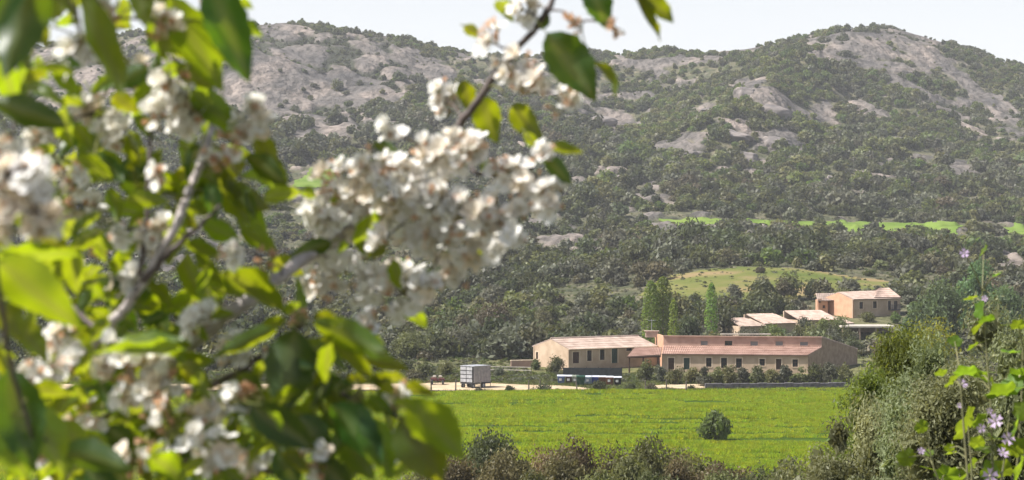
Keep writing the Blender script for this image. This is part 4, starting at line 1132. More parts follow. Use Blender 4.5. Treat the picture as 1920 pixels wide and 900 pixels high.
def poplar(px, d, half, h, label, seed, lean=0):
    rng = np.random.default_rng(seed)
    n = int(1000 * half * h / 8)
    zc = rng.random(n) ** .8; prof = np.clip(np.sin(np.clip(zc * .9 + .1, 0, 1) * math.pi), 0, 1) ** .38 * (1 - .12 * zc)
    an = rng.random(n) * 6.283; rr = prof * half * rng.random(n) ** .4
    wob = .25 * half * np.sin(zc * 17 + an * 2)
    C = np.stack([(rr + wob * .3) * np.cos(an) + lean * zc, (rr + wob * .3) * np.sin(an), .25 + zc * (h - .25)], 1)
    N = np.stack([np.cos(an), np.sin(an), .4 * np.ones(n)], 1) + rdir(rng, n) * .9; N /= np.linalg.norm(N, axis=1)[:, None]
    L = .30 * rng.uniform(.6, 1.4, n)
    V, Fq = leaf_quads(C, N, L, L * .7, rng)
    loc = gp(px, d, -.05); t = empty('poplar_tree', loc, label, 'tree', 'poplars behind the farm building')
    obj('crown', mesh('poplar_crown', V, Fq, M['poplar']), t)
    b = MB(); b.tube([(0, 0, -.2), (0, 0, h * .5), (lean, 0, h * .93)], [.16, .10, .02], 7)
    for k in range(9):
        q = rng.random() * 6.28; z0 = h * (.12 + .08 * k); b.tube([(0, 0, z0), (half * .5 * math.cos(q), half * .5 * math.sin(q), z0 + h * .12)], [.05, .012], 5)
    obj('trunk', mesh('poplar_trunk', np.array(b.V), b.F, M['bark']), t)
poplar(1221, 264, 1.75, 12.6, 'left tall poplar of the clump behind the farm chimney', 1)
poplar(1243, 266, 2.1, 13.2, 'broadest tall poplar in the middle of the clump behind the farm', 2)
poplar(1263, 262, .95, 9.8, 'shorter slim poplar at the right of the clump', 3)
poplar(1334, 284, 1.3, 11.4, 'single slim poplar standing apart in front of the yellow meadow', 4)
tree('dark_tree', 1290, 276, 3.2, 7.0, 'dark', 2200, .4, 'dark rounded tree right beside the poplar clump', 'tree', seed=110)
tree('dark_tree', 1180, 282, 3.0, 5.4, 'grey', 2000, .4, 'greyish tree left of the poplar clump', 'tree', seed=111)
for k, (px, d, hw, h, tone, lab) in enumerate([
    (1380, 330, 2.2, 4.6, 'grey', 'greyish tree low on the yellow meadow right of the slim poplar'), (1432, 342, 2.8, 5.2, 'grey', 'grey purple tree in the middle of the yellow meadow'),
    (1470, 336, 3.0, 5.4, 'brown', 'brownish tree on the yellow meadow left of the farmhouse'), (1519, 338, 1.7, 4.6, 'dark', 'upright dark tree on the meadow behind the farmhouse left corner'),
    (1580, 340, 3.4, 2.4, 'olive', 'low pale shrub hedge behind the farmhouse roof'), (1625, 342, 3.2, 2.2, 'grey', 'low grey hedge behind the raised pink roof'),
    (1350, 318, 2.6, 3.8, 'grey', 'grey shrub under the slim poplar'), (1427, 372, 1.6, 1.8, 'brown', 'small brown shrub alone near the top of the meadow'), (1355, 386, 1.4, 1.4, 'dark', 'tiny dark shrub at the top edge of the meadow')]):
    tree('meadow_tree', px, d, hw, h, tone, 1500, .34, lab, 'tree', 'trees on the yellow meadow', seed=130 + k)
# big blue green trees on the right
for k, (px, d, hw, h, lab) in enumerate([(1764, 272, 6.2, 13.4, 'big blue green broadleaf tree right of the farmhouse'), (1716, 276, 3.2, 9.0, 'smaller blue green tree at the left foot of the big one'),
                                    (1885, 270, 5.6, 12.0, 'big blue green tree at the right edge of the view'), (1832, 290, 5.0, 14.6, 'tall blue green tree behind the two big ones'), (1950, 282, 4.6, 13.0, 'blue green tree cut by the right edge')]):
    tree('broadleaf_tree', px, d, hw, h, 'blue', 6000, .42, lab, 'tree', 'blue green trees right of the farmhouse', seed=150 + k, lobes=18, asp=.6, lobe_r=(.24, .46), squash=.95)

# ---- maquis in front of the field
HG = [(850, 84, 2.3, 3.2, 'brown'), (915, 88, 2.2, 4.5, 'dark'), (965, 84, 1.8, 3.4, 'brown'), (1030, 86, 2.1, 3.5, 'brown'), (1090, 84, 1.9, 4.0, 'brown'), (1150, 86, 2.2, 3.6, 'brown'), (1200, 83, 1.8, 4.0, 'olive'),
      (1258, 86, 2.0, 3.3, 'brown'), (1310, 84, 1.7, 3.0, 'olive'), (1365, 82, 1.6, 2.5, 'brown'), (1420, 80, 1.7, 2.5, 'olive'), (1465, 76, 1.6, 2.9, 'olive'), (780, 84, 2.4, 2.6, 'dark'), (1000, 78, 1.6, 2.2, 'dark'), (1120, 77, 1.8, 2.4, 'dark'), (1235, 77, 1.7, 2.2, 'dark')]
HG += [(1060, 82, 1.7, 3.2, 'brown'), (1175, 80, 1.6, 3.0, 'olive'), (1285, 81, 1.6, 2.7, 'brown'), (1340, 79, 1.5, 2.2, 'olive'), (940, 81, 1.7, 3.0, 'brown')]
HL = ['brown heathery shrub at the leaf tips of the blossom branch', 'tallest dark brown green shrub at the left of the front thicket', 'brown shrub right of the tallest one in the front thicket',
      'first broad brown shrub below the field middle', 'second brown shrub with a higher crown below the field', 'third broad brown shrub below the field', 'olive topped shrub in the middle of the front thicket',
      'brown shrub below the lone bush in the field', 'low olive shrub below the lone bush', 'low brown shrub at the field corner', 'low olive shrub at the right field corner', 'olive shrub joining the right hand bushes',
      'olive shrub behind the lowest cherry leaves', 'olive low shrub in front at the left of the thicket', 'olive low shrub in front at the middle of the thicket', 'olive low shrub in front at the right of the thicket', 'low brown shrub filling the dip after the first broad brown one', 'low olive shrub filling the dip before the olive topped one', 'low brown shrub filling the dip below the lone bush', 'lowest olive shrub before the field corner', 'brown shrub directly under the tallest dark one']
M['heath'] = leaf_mat('heath_brown', (0.185, 0.155, 0.075), (0.24, 0.19, 0.065), 0.4, var=.4, scale=1.2)
for k, (px, d, hw, h, tone) in enumerate(HG):
    tree('heath_shrub', px, d, hw * 1.3, h + 1.3, 'heath' if tone == 'brown' else 'olive' if k not in (1,) else 'dark', 6500, .17, HL[k], 'shrub', 'maquis shrubs in front of the green field', seed=170 + k, asp=.4, lobes=16, dz=-.1, lobe_r=(.22, .44))
# ---- big bushes on the slope at the right
M['mastic'] = leaf_mat('mastic_leaf', (0.115, 0.130, 0.032), (0.34, 0.36, 0.04), 0.45, var=.35, scale=1.5)
M['wildolive'] = leaf_mat('wild_olive_leaf', (0.185, 0.20, 0.10), (0.27, 0.28, 0.09), 0.4, var=.35, scale=1.5)
RB = [(1698, 27, 1.0, 3.85, 'mastic', 17000, .055, 'dark green bushy mastic left behind the grey olive bush'), (1765, 28, 1.15, 4.1, 'mastic', 17000, .055, 'upper green mastic bush below the big blue green trees'),
      (1632, 26, .95, 3.1, 'mastic', 15000, .055, 'lower green mastic bush nearer to the field'), (1578, 22, .8, 2.2, 'wildolive', 9500, .045, 'grey olive bush just below the lower mastic bush'),
      (1522, 27, 1.05, 2.5, 'wildolive', 8000, .06, 'grey olive bush at the left foot of the right hand thicket'), (1650, 23, .8, 2.3, 'wildolive', 10000, .05, 'grey olive bush in the middle of the right hand thicket'),
      (1730, 20, .9, 2.7, 'wildolive', 17000, .042, 'large grey olive bush filling the right hand slope'), (1840, 19, .95, 3.0, 'wildolive', 18000, .042, 'tall grey olive bush at the right edge behind the mallow'),
      (1780, 15, .7, 1.75, 'wildolive', 14000, .036, 'low grey olive bush in front at the bottom right'), (1500, 30, .8, 1.5, 'mastic', 6000, .06, 'low green bush where the thicket meets the field'), (1925, 18, .9, 2.75, 'wildolive', 12000, .042, 'grey olive bush cut by the right edge'),
      (1590, 20, .6, 1.2, 'wildolive', 9000, .042, 'low grey olive bush at the bottom left of the thicket')]
for k, (px, d, hw, h, tone, n, leaf, lab) in enumerate(RB):
    tree('thicket_bush', px, d, hw, h, tone, n, leaf, lab, 'bush', 'bushes of the right hand thicket', seed=200 + k, asp=.36, lobes=26, th=.6, lobe_r=(.20, .42), squash=.95)

# ---- granite boulders lying on the slopes
M['granite'] = noise_mat('granite', (0.10, 0.09, 0.088), (0.275, 0.235, 0.212), 1.4, 0.95, 0.9, 5, lo=.3, hi=.7, detail=8)
def boulder_mesh(name, seed):
    import bmesh
    bm = bmesh.new(); bmesh.ops.create_icosphere(bm, subdivisions=4, radius=1)
    rng = np.random.default_rng(seed); cuts = rdir(rng, 11)
    co = np.array([v.co for v in bm.verts])
    for c in cuts:
        h = rng.uniform(.5, .88); dd_ = co @ c; co = co - np.outer(np.maximum(dd_ - h, 0) * .95, c)
    co *= (1 + .10 * fbm(co[:, 0] * 1.6 + seed, co[:, 1] * 1.6 + co[:, 2] * 1.3, seed, 3) - .16 * np.clip(1 - 6 * np.abs(fbm(co[:, 0] * 1.1 + seed * 3, co[:, 2] * 1.5 + co[:, 1], seed + 7, 3)), 0, 1))[:, None]
    for v, c in zip(bm.verts, co): v.co = c
    me = bpy.data.meshes.new(name); bm.to_mesh(me); bm.free(); me.materials.append(M['granite'])
    me.polygons.foreach_set('use_smooth', np.ones(len(me.polygons), bool)); return me
BM = [boulder_mesh('boulder', s) for s in range(5)]
BL = [(1398, 168, 27, 17, 'rounded grey boulder crowning the left shoulder of the right hill'), (1448, 205, 48, 20, 'broad split boulder below the crowning one'), (1370, 240, 42, 13, 'flat pale slab left of the split boulder'),
      (1310, 222, 8, 20, 'thin upright rock standing on the shoulder'), (1290, 285, 44, 18, 'wide pinkish slab at the left of the shoulder'), (1400, 290, 28, 20, 'leaning grey slab with dark cracks below the split boulder'),
      (1160, 332, 38, 14, 'flat topped dark boulder in the wooded valley'), (1335, 207, 26, 7, 'low white streaked slab on the green slope'), (1556, 330, 9, 6, 'small white boulder on the wooded slope'),
      (1440, 328, 26, 6, 'low pale slab among oaks under the shoulder'), (1105, 470, 16, 7, 'pale rock among the shrubs left of the oak belt'), (1092, 490, 22, 5, 'flat pinkish rock below the pale one'),
      (1270, 432, 34, 5, 'pinkish ground slab at the left end of the upper strip'), (1600, 338, 10, 5, 'little pale rock right of the small white boulder'), (1190, 300, 18, 5, 'pale slab on the valley side'), (1455, 265, 36, 16, 'dark faced boulder right of the leaning slab'),
      (1130, 228, 40, 14, 'rounded grey dome rock behind the blossom tips')]
for k, (px, py, hx, hy, lab) in enumerate(BL):
    ds_ = np.linspace(300, 1000, 1400); _, z_, py_, _, _ = ground(np.full(1400, float(px)), ds_, True)
    j = int(np.argmin(np.abs(py_ - (py + hy * .7)))); d = ds_[j]
    c = np.array([(px - 960) / F * d, d, z_[j]]); s = d / F
    o = obj('boulder', BM[k % 5], None, c); o.scale = (hx * s, hx * s * .8, hy * s * 1.15); o.rotation_euler = (0, .1 * math.sin(k), k * 1.3 if hx < 12 else .3 * math.sin(k * 2.))
    tag(o, lab, 'boulder', 'granite boulders on the slopes')
# ---------------------------------------------------------------- mallow on the right, close to the viewer
M['mleaf'] = leaf_mat('mallow_leaf', (0.10, 0.17, 0.025), (0.30, 0.42, 0.02), 0.5, var=.25, hue=.04)
M['mpetal'] = leaf_mat('mallow_petal', (0.62, 0.47, 0.66), (0.55, 0.40, 0.58), 0.35, var=.12, hue=.02)
M['mstem'] = noise_mat('mallow_stem', (0.13, 0.14, 0.06), (0.22, 0.20, 0.10), 20, 0.7)
M['mbud'] = noise_mat('mallow_bud', (0.30, 0.32, 0.14), (0.46, 0.45, 0.26), 20, 0.7)

def basis(a, n):
    """matrix with y along a and z along n"""
    a = a / np.linalg.norm(a); n = n - a * (n @ a); n = n / np.linalg.norm(n); s = np.cross(a, n)
    return s, a, n
def mat4(s, a, n, sx, sy, sz, loc):
    m_ = Matrix.Identity(4)
    for i in range(3):
        m_[i][0] = float(s[i] * sx); m_[i][1] = float(a[i] * sy); m_[i][2] = float(n[i] * sz); m_[i][3] = float(loc[i])
    return m_
def mallow_leaf():
    V = [(0, 0, 0)]; n = 22
    for i in range(n):
        t = -2.7 + 5.4 * i / (n - 1); r = .55 * (.80 + .20 * abs(math.cos(t * 2.9))) * (1 + .06 * (-1) ** i)
        V.append((math.sin(t) * r, .42 + math.cos(t) * r, .12 * math.cos(t * 5) * r + .08 * abs(math.sin(t))))
    V.append((0, .42, -.05))
    Fs = [(i, i + 1, n + 1) for i in range(1, n)] + [(0, 1, n + 1), (n, 0, n + 1)]
    V += [(-.02, -.7, -.2), (.02, -.7, -.2), (.02, .05, 0), (-.02, .05, 0)]; k = n + 2
    Fs.append((k, k+1, k+2, k+3))
    return mesh('mallow_leaf', np.array(V), Fs, M['mleaf'], smooth=True)
def mallow_flower():
    V = []; Fs = []; mi = []
    for p in range(5):
        q = 2 * math.pi * p / 5; c, s = math.cos(q), math.sin(q); k = len(V)
        for (r, w, z) in ((.08, .05, .02), (.55, .24, .18), (1.0, .36, .30), (.86, 0, .24)):
            for sg in ((-1, 1) if w else (0,)):
                V.append((c * r - s * w * sg, s * r + c * w * sg, z))
        Fs += [(k, k+1, k+3, k+2), (k+2, k+3, k+5, k+6), (k+2, k+6, k+4)]; mi += [0, 0, 0]
    k = len(V)
    for z, r in ((-.28, .07), (-.12, .17), (.06, .12), (.34, .06)):
        for j in range(6): V.append((r * math.cos(j * 1.047), r * math.sin(j * 1.047), z))
    for r_ in range(3):
        for j in range(6): Fs.append((k + r_*6 + j, k + r_*6 + (j+1) % 6, k + r_*6 + 6 + (j+1) % 6, k + r_*6 + 6 + j)); mi.append(1)
    return mesh('mallow_flower', np.array(V), Fs, [M['mpetal'], M['mbud']], mi, smooth=True)
rm = np.random.default_rng(31)
ML, MF = mallow_leaf(), mallow_flower()
def bud_mesh():
    b = MB(); b.tube([(0, 0, -.3), (0, 0, 0), (0, 0, .4), (0, 0, .8)], [.12, .42, .38, .05], 6); return mesh('mallow_bud', np.array(b.V), b.F, M['mbud'], smooth=True)
MBD = bud_mesh()
mstems = [  # photo points and distance of each stem
    [(1858, 1160), (1862, 900), (1858, 760), (1848, 640), (1842, 545)],
    [(1880, 1160), (1905, 900), (1915, 760), (1918, 650)],
    [(1840, 1160), (1815, 900), (1806, 790), (1800, 705)],
    [(1850, 1160), (1870, 950), (1885, 850), (1893, 770)],
    [(1830, 1160), (1780, 950), (1752, 880), (1740, 830)],
    [(1846, 1160), (1822, 960), (1822, 880), (1815, 800)]]
mbase = gp(1850, 5.2, 0)
mal = empty('mallow_plant', mbase, 'flowering mallow with lilac flowers and bright green leaves at the right edge', 'plant')
for k, st in enumerate(mstems):
    dd_ = 5.2 + .25 * math.sin(k * 2.4)
    pts_ = [P(px, py, dd_) for px, py in st]; pts_[0] = gp(1850 + 6 * math.cos(k), 5.2 + .05 * math.sin(k), -.03)
    pts_.insert(1, pts_[0] * .5 + pts_[1] * .5 + [0, 0, .05])
    b = MB(); b.tube(pts_, list(np.linspace(.0055, .002, len(pts_))), 6); b.build('stem', M['mstem'], mal, mbase)
MLV = [(1812, 698, 44), (1838, 705, 40), (1880, 735, 58), (1862, 725, 44), (1900, 722, 46), (1812, 795, 62), (1838, 790, 34), (1786, 715, 34), (1790, 640, 26), (1838, 580, 34), (1836, 612, 40), (1820, 560, 24), (1850, 600, 30), (1765, 700, 24),
       (1700, 858, 34), (1728, 800, 26), (1783, 850, 24), (1842, 843, 34), (1818, 880, 52), (1900, 840, 50), (1912, 880, 56), (1880, 880, 40), (1905, 800, 40), (1775, 890, 46), (1862, 820, 34), (1915, 700, 40), (1740, 850, 20), (1780, 840, 20), (1845, 470, 22), (1870, 515, 20), (1825, 650, 26), (1895, 660, 34), (1908, 610, 28), (1918, 770, 36), (1858, 885, 44), (1833, 830, 30)]
def nearest_stem(px, py):
    best = None
    for st in mstems:
        for i in range(len(st) - 1):
            for w in np.linspace(0, 1, 9):
                q = (st[i][0] * (1 - w) + st[i+1][0] * w, st[i][1] * (1 - w) + st[i+1][1] * w)
                dq = math.hypot(q[0] - px, (q[1] - py))
                if best is None or dq < best[0]: best = (dq, q)
    return best[1]
def stalk(px, py, d, parent, base, mtl, r0=.0022, r1=.0013, name='stalk'):
    q = nearest_stem(px, py + 12); a = P(q[0], q[1], 5.2); c = P(px, py, d)
    b = MB(); b.tube([a, (a + c) / 2 + [0, 0, .01], c], [r0, r0, r1], 5); b.build(name, mtl, parent, base)
for k, (px, py, s) in enumerate(MLV):
    d = 5.2 + .22 * rm.normal() * .6
    c = P(px, py, d); L = s / F * d * 1.05
    n = np.array([-.55 + .4 * rm.normal(), .35 + .35 * rm.normal(), .7]); a = np.array([rm.normal(), .4 * rm.normal(), -.3 + .5 * rm.normal()])
    S_, A_, N_ = basis(a, n)
    obj('leaf', ML, mal, mat4=Matrix.Translation(Vector(-mbase)) @ mat4(S_, A_, N_, L, L, L, c - A_ * L * .42))
    stalk(px, py, d, mal, mbase, M['mstem'])
for k, (px, py, s) in enumerate([(1804, 720, 24), (1867, 790, 32), (1839, 803, 20), (1890, 823, 28), (1880, 850, 26), (1856, 892, 34), (1808, 475, 20), (1846, 560, 14), (1727, 846, 16), (1855, 770, 14), (1800, 760, 12)]):
    d = 5.1; L = s / F * d * .46; n = np.array([rm.normal() * .6, -.6, .5 + .4 * rm.normal()]); S_, A_, N_ = basis(np.array([rm.normal(), 0, rm.normal()]), n)
    obj('flower', MF, mal, mat4=Matrix.Translation(Vector(-mbase)) @ mat4(S_, A_, N_, L, L, L, P(px, py, d))); stalk(px, py, d + .01, mal, mbase, M['mstem'])
for k in range(40):
    st = mstems[rm.integers(len(mstems))]; i = 1 + rm.integers(len(st) - 2) if len(st) > 3 else 1; w = rm.random()
    px = st[i][0] * (1 - w) + st[i+1][0] * w + 26 * rm.normal(); py = st[i][1] * (1 - w) + st[i+1][1] * w + 8 * rm.normal(); d = 5.2 + .06 * rm.normal()
    L = rm.uniform(.006, .011); S_, A_, N_ = basis(np.array([rm.normal(), 0, rm.normal()]), np.array([.4 * rm.normal(), -.3, 1.]))
    obj('bud', MBD, mal, mat4=Matrix.Translation(Vector(-mbase)) @ mat4(S_, A_, N_, L, L, L, P(px, py, d))); stalk(px, py, d, mal, mbase, M['mstem'], .0016, .001)

# ---------------------------------------------------------------- the blossoming cherry tree
def cherry_leaf_material(name='cherry_leaf', c=((0.032, 0.075, 0.012), (0.052, 0.10, 0.016)), tr=((0.56, 0.66, 0.008), (0.70, 0.74, 0.012)), tm=.38):
    m, t, nd, ln, b = mat(name)
    at = nd.new('ShaderNodeAttribute'); at.attribute_name = 'rib'
    oi = nd.new('ShaderNodeObjectInfo'); tc = nd.new('ShaderNodeTexCoord')
    n = nd.new('ShaderNodeTexNoise'); n.inputs['Scale'].default_value = 3.5; n.inputs['Detail'].default_value = 4; ln.new(tc.outputs['Object'], n.inputs['Vector'])
    def chain(c, c2, rib):
        r = ramp(nd, [(.3, c), (.7, c2)]); ln.new(n.outputs['Fac'], r.inputs[0])
        mx = nd.new('ShaderNodeMix'); mx.data_type = 'RGBA'; mx.inputs[7].default_value = (*rib, 1); ln.new(at.outputs['Fac'], mx.inputs[0]); ln.new(r.outputs[0], mx.inputs[6])
        hs = nd.new('ShaderNodeHueSaturation'); mr = nd.new('ShaderNodeMapRange'); mr.inputs[3].default_value = .485; mr.inputs[4].default_value = .525
        mv = nd.new('ShaderNodeMapRange'); mv.inputs[3].default_value = .8; mv.inputs[4].default_value = 1.2
        ln.new(oi.outputs['Random'], mr.inputs[0]); ln.new(oi.outputs['Random'], mv.inputs[0]); ln.new(mr.outputs[0], hs.inputs['Hue']); ln.new(mv.outputs[0], hs.inputs['Value']); ln.new(mx.outputs[2], hs.inputs['Color'])
        return hs.outputs[0]
    ln.new(chain(c[0], c[1], (0.11, 0.15, 0.05)), b.inputs['Base Color'])
    b.inputs['Roughness'].default_value = .42; b.inputs['Specular IOR Level'].default_value = .45
    tl = nd.new('ShaderNodeBsdfTranslucent'); ln.new(chain(tr[0], tr[1], (0.5, 0.5, 0.04)), tl.inputs[0])
    mx = nd.new('ShaderNodeMixShader'); mx.inputs[0].default_value = tm; ln.new(b.outputs[0], mx.inputs[1]); ln.new(tl.outputs[0], mx.inputs[2])
    ln.new(mx.outputs[0], nd['Material Output'].inputs['Surface']); return m
def petal_material(name, c, tr, tm):
    m, t, nd, ln, b = mat(name)
    oi = nd.new('ShaderNodeObjectInfo'); tc = nd.new('ShaderNodeTexCoord'); n = nd.new('ShaderNodeTexNoise'); n.inputs['Scale'].default_value = 2.5; ln.new(tc.outputs['Object'], n.inputs['Vector'])
    r = ramp(nd, [(.35, c[0]), (.62, c[1])]); ln.new(n.outputs['Fac'], r.inputs[0]); ln.new(r.outputs[0], b.inputs['Base Color']); b.inputs['Roughness'].default_value = .65; b.inputs['Specular IOR Level'].default_value = .2
    tl = nd.new('ShaderNodeBsdfTranslucent'); tl.inputs[0].default_value = (*tr, 1); mx = nd.new('ShaderNodeMixShader'); mx.inputs[0].default_value = tm
    ln.new(b.outputs[0], mx.inputs[1]); ln.new(tl.outputs[0], mx.inputs[2]); ln.new(mx.outputs[0], nd['Material Output'].inputs['Surface']); return m
M['cleaf'] = cherry_leaf_material()
M['cshaded'] = cherry_leaf_material('shaded_cherry_leaf', ((0.018, 0.048, 0.010), (0.032, 0.07, 0.014)), ((0.26, 0.42, 0.01), (0.36, 0.50, 0.015)), .30)   # leaf copy with shade put into its colour
M['petal'] = petal_material('white_petal', ((0.88, 0.86, 0.82), (0.90, 0.89, 0.87)), (0.90, 0.85, 0.72), .26)
M['cream'] = petal_material('cream_petal', ((0.86, 0.74, 0.60), (0.88, 0.84, 0.77)), (0.86, 0.72, 0.50), .30)
M['wither'] = petal_material('withered_petal', ((0.64, 0.40, 0.25), (0.80, 0.62, 0.48)), (0.75, 0.45, 0.25), .35)
M['calyx'] = noise_mat('calyx', (0.36, 0.34, 0.12), (0.48, 0.30, 0.15), 6, .6)
M['stamen'] = noise_mat('stamen', (0.62, 0.58, 0.30), (0.72, 0.60, 0.36), 6, .6)
M['pedicel'] = noise_mat('pedicel', (0.17, 0.20, 0.05), (0.24, 0.22, 0.08), 9, .6)
M['cbark'] = noise_mat('cherry_bark', (0.06, 0.042, 0.036), (0.125, 0.095, 0.085), 40, .6, .5, 120, spec=.5, stretch=(1, 1, 1))
M['cbark_lit'] = noise_mat('cherry_pale_lit_bark', (0.34, 0.29, 0.27), (0.52, 0.46, 0.44), 60, .55, .4, 150, spec=.5)  # pale bark, with sunlight on these branches painted into its colour

def leaf_shape(seed, mtl='cleaf'):
    rng = np.random.default_rng(seed); n = 13; V = []; rib = []
    droop = rng.uniform(.02, .16); fold = rng.uniform(.12, .30); tw = rng.uniform(-.25, .25)
    for i in range(n):
        y = i / (n - 1); w = .5 * (math.sin(math.pi * min(1, y * 1.0) ** .82) ** .85) * (1 - .18 * y)
        if i == n - 1: w = .0
        w = max(w, .012); jag = 1 + (.07 if i % 2 else -.035)
        z0 = -droop * (y - .3) ** 2 * 2 + .03 * math.sin(y * 7 + seed)
        for s, q in ((-1, jag), (-.5, 1), (0, 1), (.5, 1), (1, jag)):
            x = s * w * q; V.append((x, y, z0 + fold * abs(x) * .9 + tw * x * (y - .5) + .025 * math.sin(y * 16 + s * 2) * abs(s))); rib.append(1.0 if s == 0 else 0)
    Fs = []
    for i in range(n - 1):
        for k in range(4): Fs.append((i*5+k, i*5+k+1, i*5+6+k, i*5+5+k))
    k = len(V); V += [(-.012, -.22, -.03), (.012, -.22, -.03), (.012, .02, 0), (-.012, .02, 0)]; rib += [1] * 4; Fs.append((k, k+1, k+2, k+3))
    return mesh('cherry_leaf', np.array(V), Fs, M[mtl], smooth=True, attrs={'rib': rib})
CL = [leaf_shape(s) for s in range(5)] + [leaf_shape(s + 5, 'cshaded') for s in range(5)]

def blossom(seed, openness, withered=False):
    """five cupped petals, calyx, stamens; unit radius, facing +z"""
    rng = np.random.default_rng(seed); V = []; Fs = []; mi = []
    for p in range(5):
        q = 2 * math.pi * p / 5 + rng.normal() * .12; c, s = math.cos(q), math.sin(q); k = len(V)
        el = openness + rng.normal() * .16; sc = rng.uniform(.85, 1.12) * (.75 if withered else 1)
        for (r, ws) in ((.08, (-.08, .08)), (.42, (-.30, 0, .30)), (.80, (-.42, 0, .42)), (1.0, (-.22, .22))):
            for w in ws:
                cup = .16 * (abs(w) / .4) + .22 * (r ** 2) + (rng.normal() * .14 if withered else rng.normal() * .02)
                rr = r * math.cos(el) * sc; z = r * math.sin(el) * sc + cup * .5; w2 = w * sc * (.6 if withered else 1)
                V.append((c * rr - s * w2, s * rr + c * w2, z))
        Fs += [(k, k+1, k+4, k+3, k+2), (k+2, k+3, k+6, k+5), (k+3, k+4, k+7, k+6), (k+5, k+6, k+9, k+8), (k+6, k+7, k+9)]; mi += [0] * 5
    k = len(V)
    for z, r in ((-.42, .09), (-.2, .16), (.03, .15)):
        for j in range(5): V.append((r * math.cos(j * 1.2566), r * math.sin(j * 1.2566), z))
    for r_ in range(2):
        for j in range(5): Fs.append((k + r_*5 + j, k + r_*5 + (j+1) % 5, k + r_*5 + 5 + (j+1) % 5, k + r_*5 + 5 + j)); mi.append(1)
    for j in range(9):
        q = rng.random() * 6.283; t = rng.uniform(.15, .4); h = rng.uniform(.35, .6); k = len(V)
        a = np.array([t * math.cos(q), t * math.sin(q), h]); o_ = np.array([.015, .015, 0])
        V += [(0, 0, 0), (.02, 0, 0), tuple(a + o_), tuple(a), tuple(a + [.045, 0, .03]), tuple(a + [0, .045, .05])]
        Fs += [(k, k+1, k+2, k+3), (k+3, k+4, k+5)]; mi += [2, 2]
    return (np.array(V), Fs, mi)
BDEF = [(blossom(s, .25 + .13 * s), 'petal' if s != 2 else 'cream') for s in range(4)] + [(blossom(9, .9), 'petal')] + [(blossom(20 + s, .75 + .2 * s, True), 'wither') for s in range(3)]
BME = [mesh('cherry_blossom', d_[0], d_[1], [M[mt], M['calyx'], M['stamen']], d_[2], smooth=True) for d_, mt in BDEF]

cb = np.array([-1.35, 2.25, float(ground(np.array([-360.]), np.array([2.25]))[0])])
ch = empty('cherry_tree', cb, 'blossoming cherry tree close to the viewer with white flowers and backlit green leaves', 'tree')
TB = Matrix.Translation(Vector(-cb))
def trunk_pt(z): return np.array([-1.35 + .05 * math.sin(z * 3), 2.25, z])
b = MB(); b.tube([cb + [0, 0, -.15], cb + [.0, 0, .05], trunk_pt(18.9), trunk_pt(19.5), trunk_pt(20.2), trunk_pt(20.8)], [.10, .075, .06, .052, .04, .025], 12); b.build('trunk', M['cbark'], ch, cb, smooth=True)
# branches: photo points with distance, start radius, end radius (mm), bark
BR = [([(-868, 820, 2.25), (-420, 860, 2.1), (-60, 780, 1.95), (110, 700, 1.86), (190, 628, 1.79), (255, 548, 1.78), (318, 445, 1.78), (352, 365, 1.79), (380, 292, 1.81), (398, 225, 1.86), (388, 110, 1.95), (372, -40, 1.97), (360, -200, 2.0)], 8, 2.6, 'cbark_lit'),
      ([(-866, 1150, 2.25), (-350, 1120, 2.2), (20, 960, 2.12), (180, 830, 2.08), (300, 705, 1.99), (402, 606, 1.92), (470, 562, 1.91), (560, 492, 1.95), (660, 430, 2.03)], 13, 6.8, 'cbark_lit'),
      ([(655, 433, 2.03), (710, 392, 2.035), (770, 340, 2.04), (850, 248, 2.04), (905, 175, 2.03), (950, 112, 2.02), (1008, 48, 2.0), (1045, -20, 2.0), (1110, -180, 2.0)], 6.8, 3.2, 'cbark'),
      ([(232, 578, 1.785), (275, 520, 1.775), (330, 462, 1.77), (372, 425, 1.77), (412, 385, 1.78)], 4.5, 1.8, 'cbark'),
      ([(256, 546, 1.78), (270, 470, 1.78), (277, 400, 1.79), (277, 330, 1.80), (284, 250, 1.82), (305, 185, 1.86), (330, 120, 1.87)], 3.2, 1.5, 'cbark'),
      ([(850, 248, 2.04), (890, 320, 1.99), (945, 326, 1.97), (990, 300, 1.96), (1030, 270, 1.95)], 2.6, 1.2, 'cbark'),
      ([(20, 960, 2.12), (170, 800, 1.95), (300, 745, 1.88), (420, 712, 1.84), (500, 660, 1.82), (560, 612, 1.8)], 5, 2.2, 'cbark'),
      ([(420, 712, 1.84), (540, 690, 1.8), (640, 740, 1.78), (740, 780, 1.78), (790, 830, 1.79)], 2.8, 1.4, 'cbark'),
      ([(-868, 120, 2.25), (-420, -60, 1.9), (-150, -110, 1.6), (80, -90, 1.5), (260, -100, 1.55), (420, -110, 1.65), (520, -160, 1.7)], 9, 3, 'cbark'),
      ([(-868, 620, 2.25), (-420, 560, 1.75), (-180, 440, 1.4), (-30, 350, 1.22), (50, 310, 1.18)], 8, 2.0, 'cbark'),
      ([(1045, -20, 2.0), (1090, -62, 1.97), (1160, -70, 1.94), (1230, -55, 1.92)], 2.6, 1.4, 'cbark'),
      ([(-30, 350, 1.22), (0, 560, 1.3), (20, 680, 1.36), (60, 820, 1.4)], 3, 1.6, 'cbark'),
      ([(170, 800, 1.95), (240, 840, 1.8), (330, 860, 1.72), (430, 880, 1.7), (560, 890, 1.7)], 4, 2, 'cbark'),
      ([(190, 628, 1.79), (120, 560, 1.82), (60, 520, 1.85), (0, 470, 1.8)], 4, 2, 'cbark'),
      ([(110, 700, 1.98), (80, 420, 1.97), (110, 300, 1.96), (170, 220, 1.95), (230, 120, 1.95)], 4, 1.6, 'cbark')]
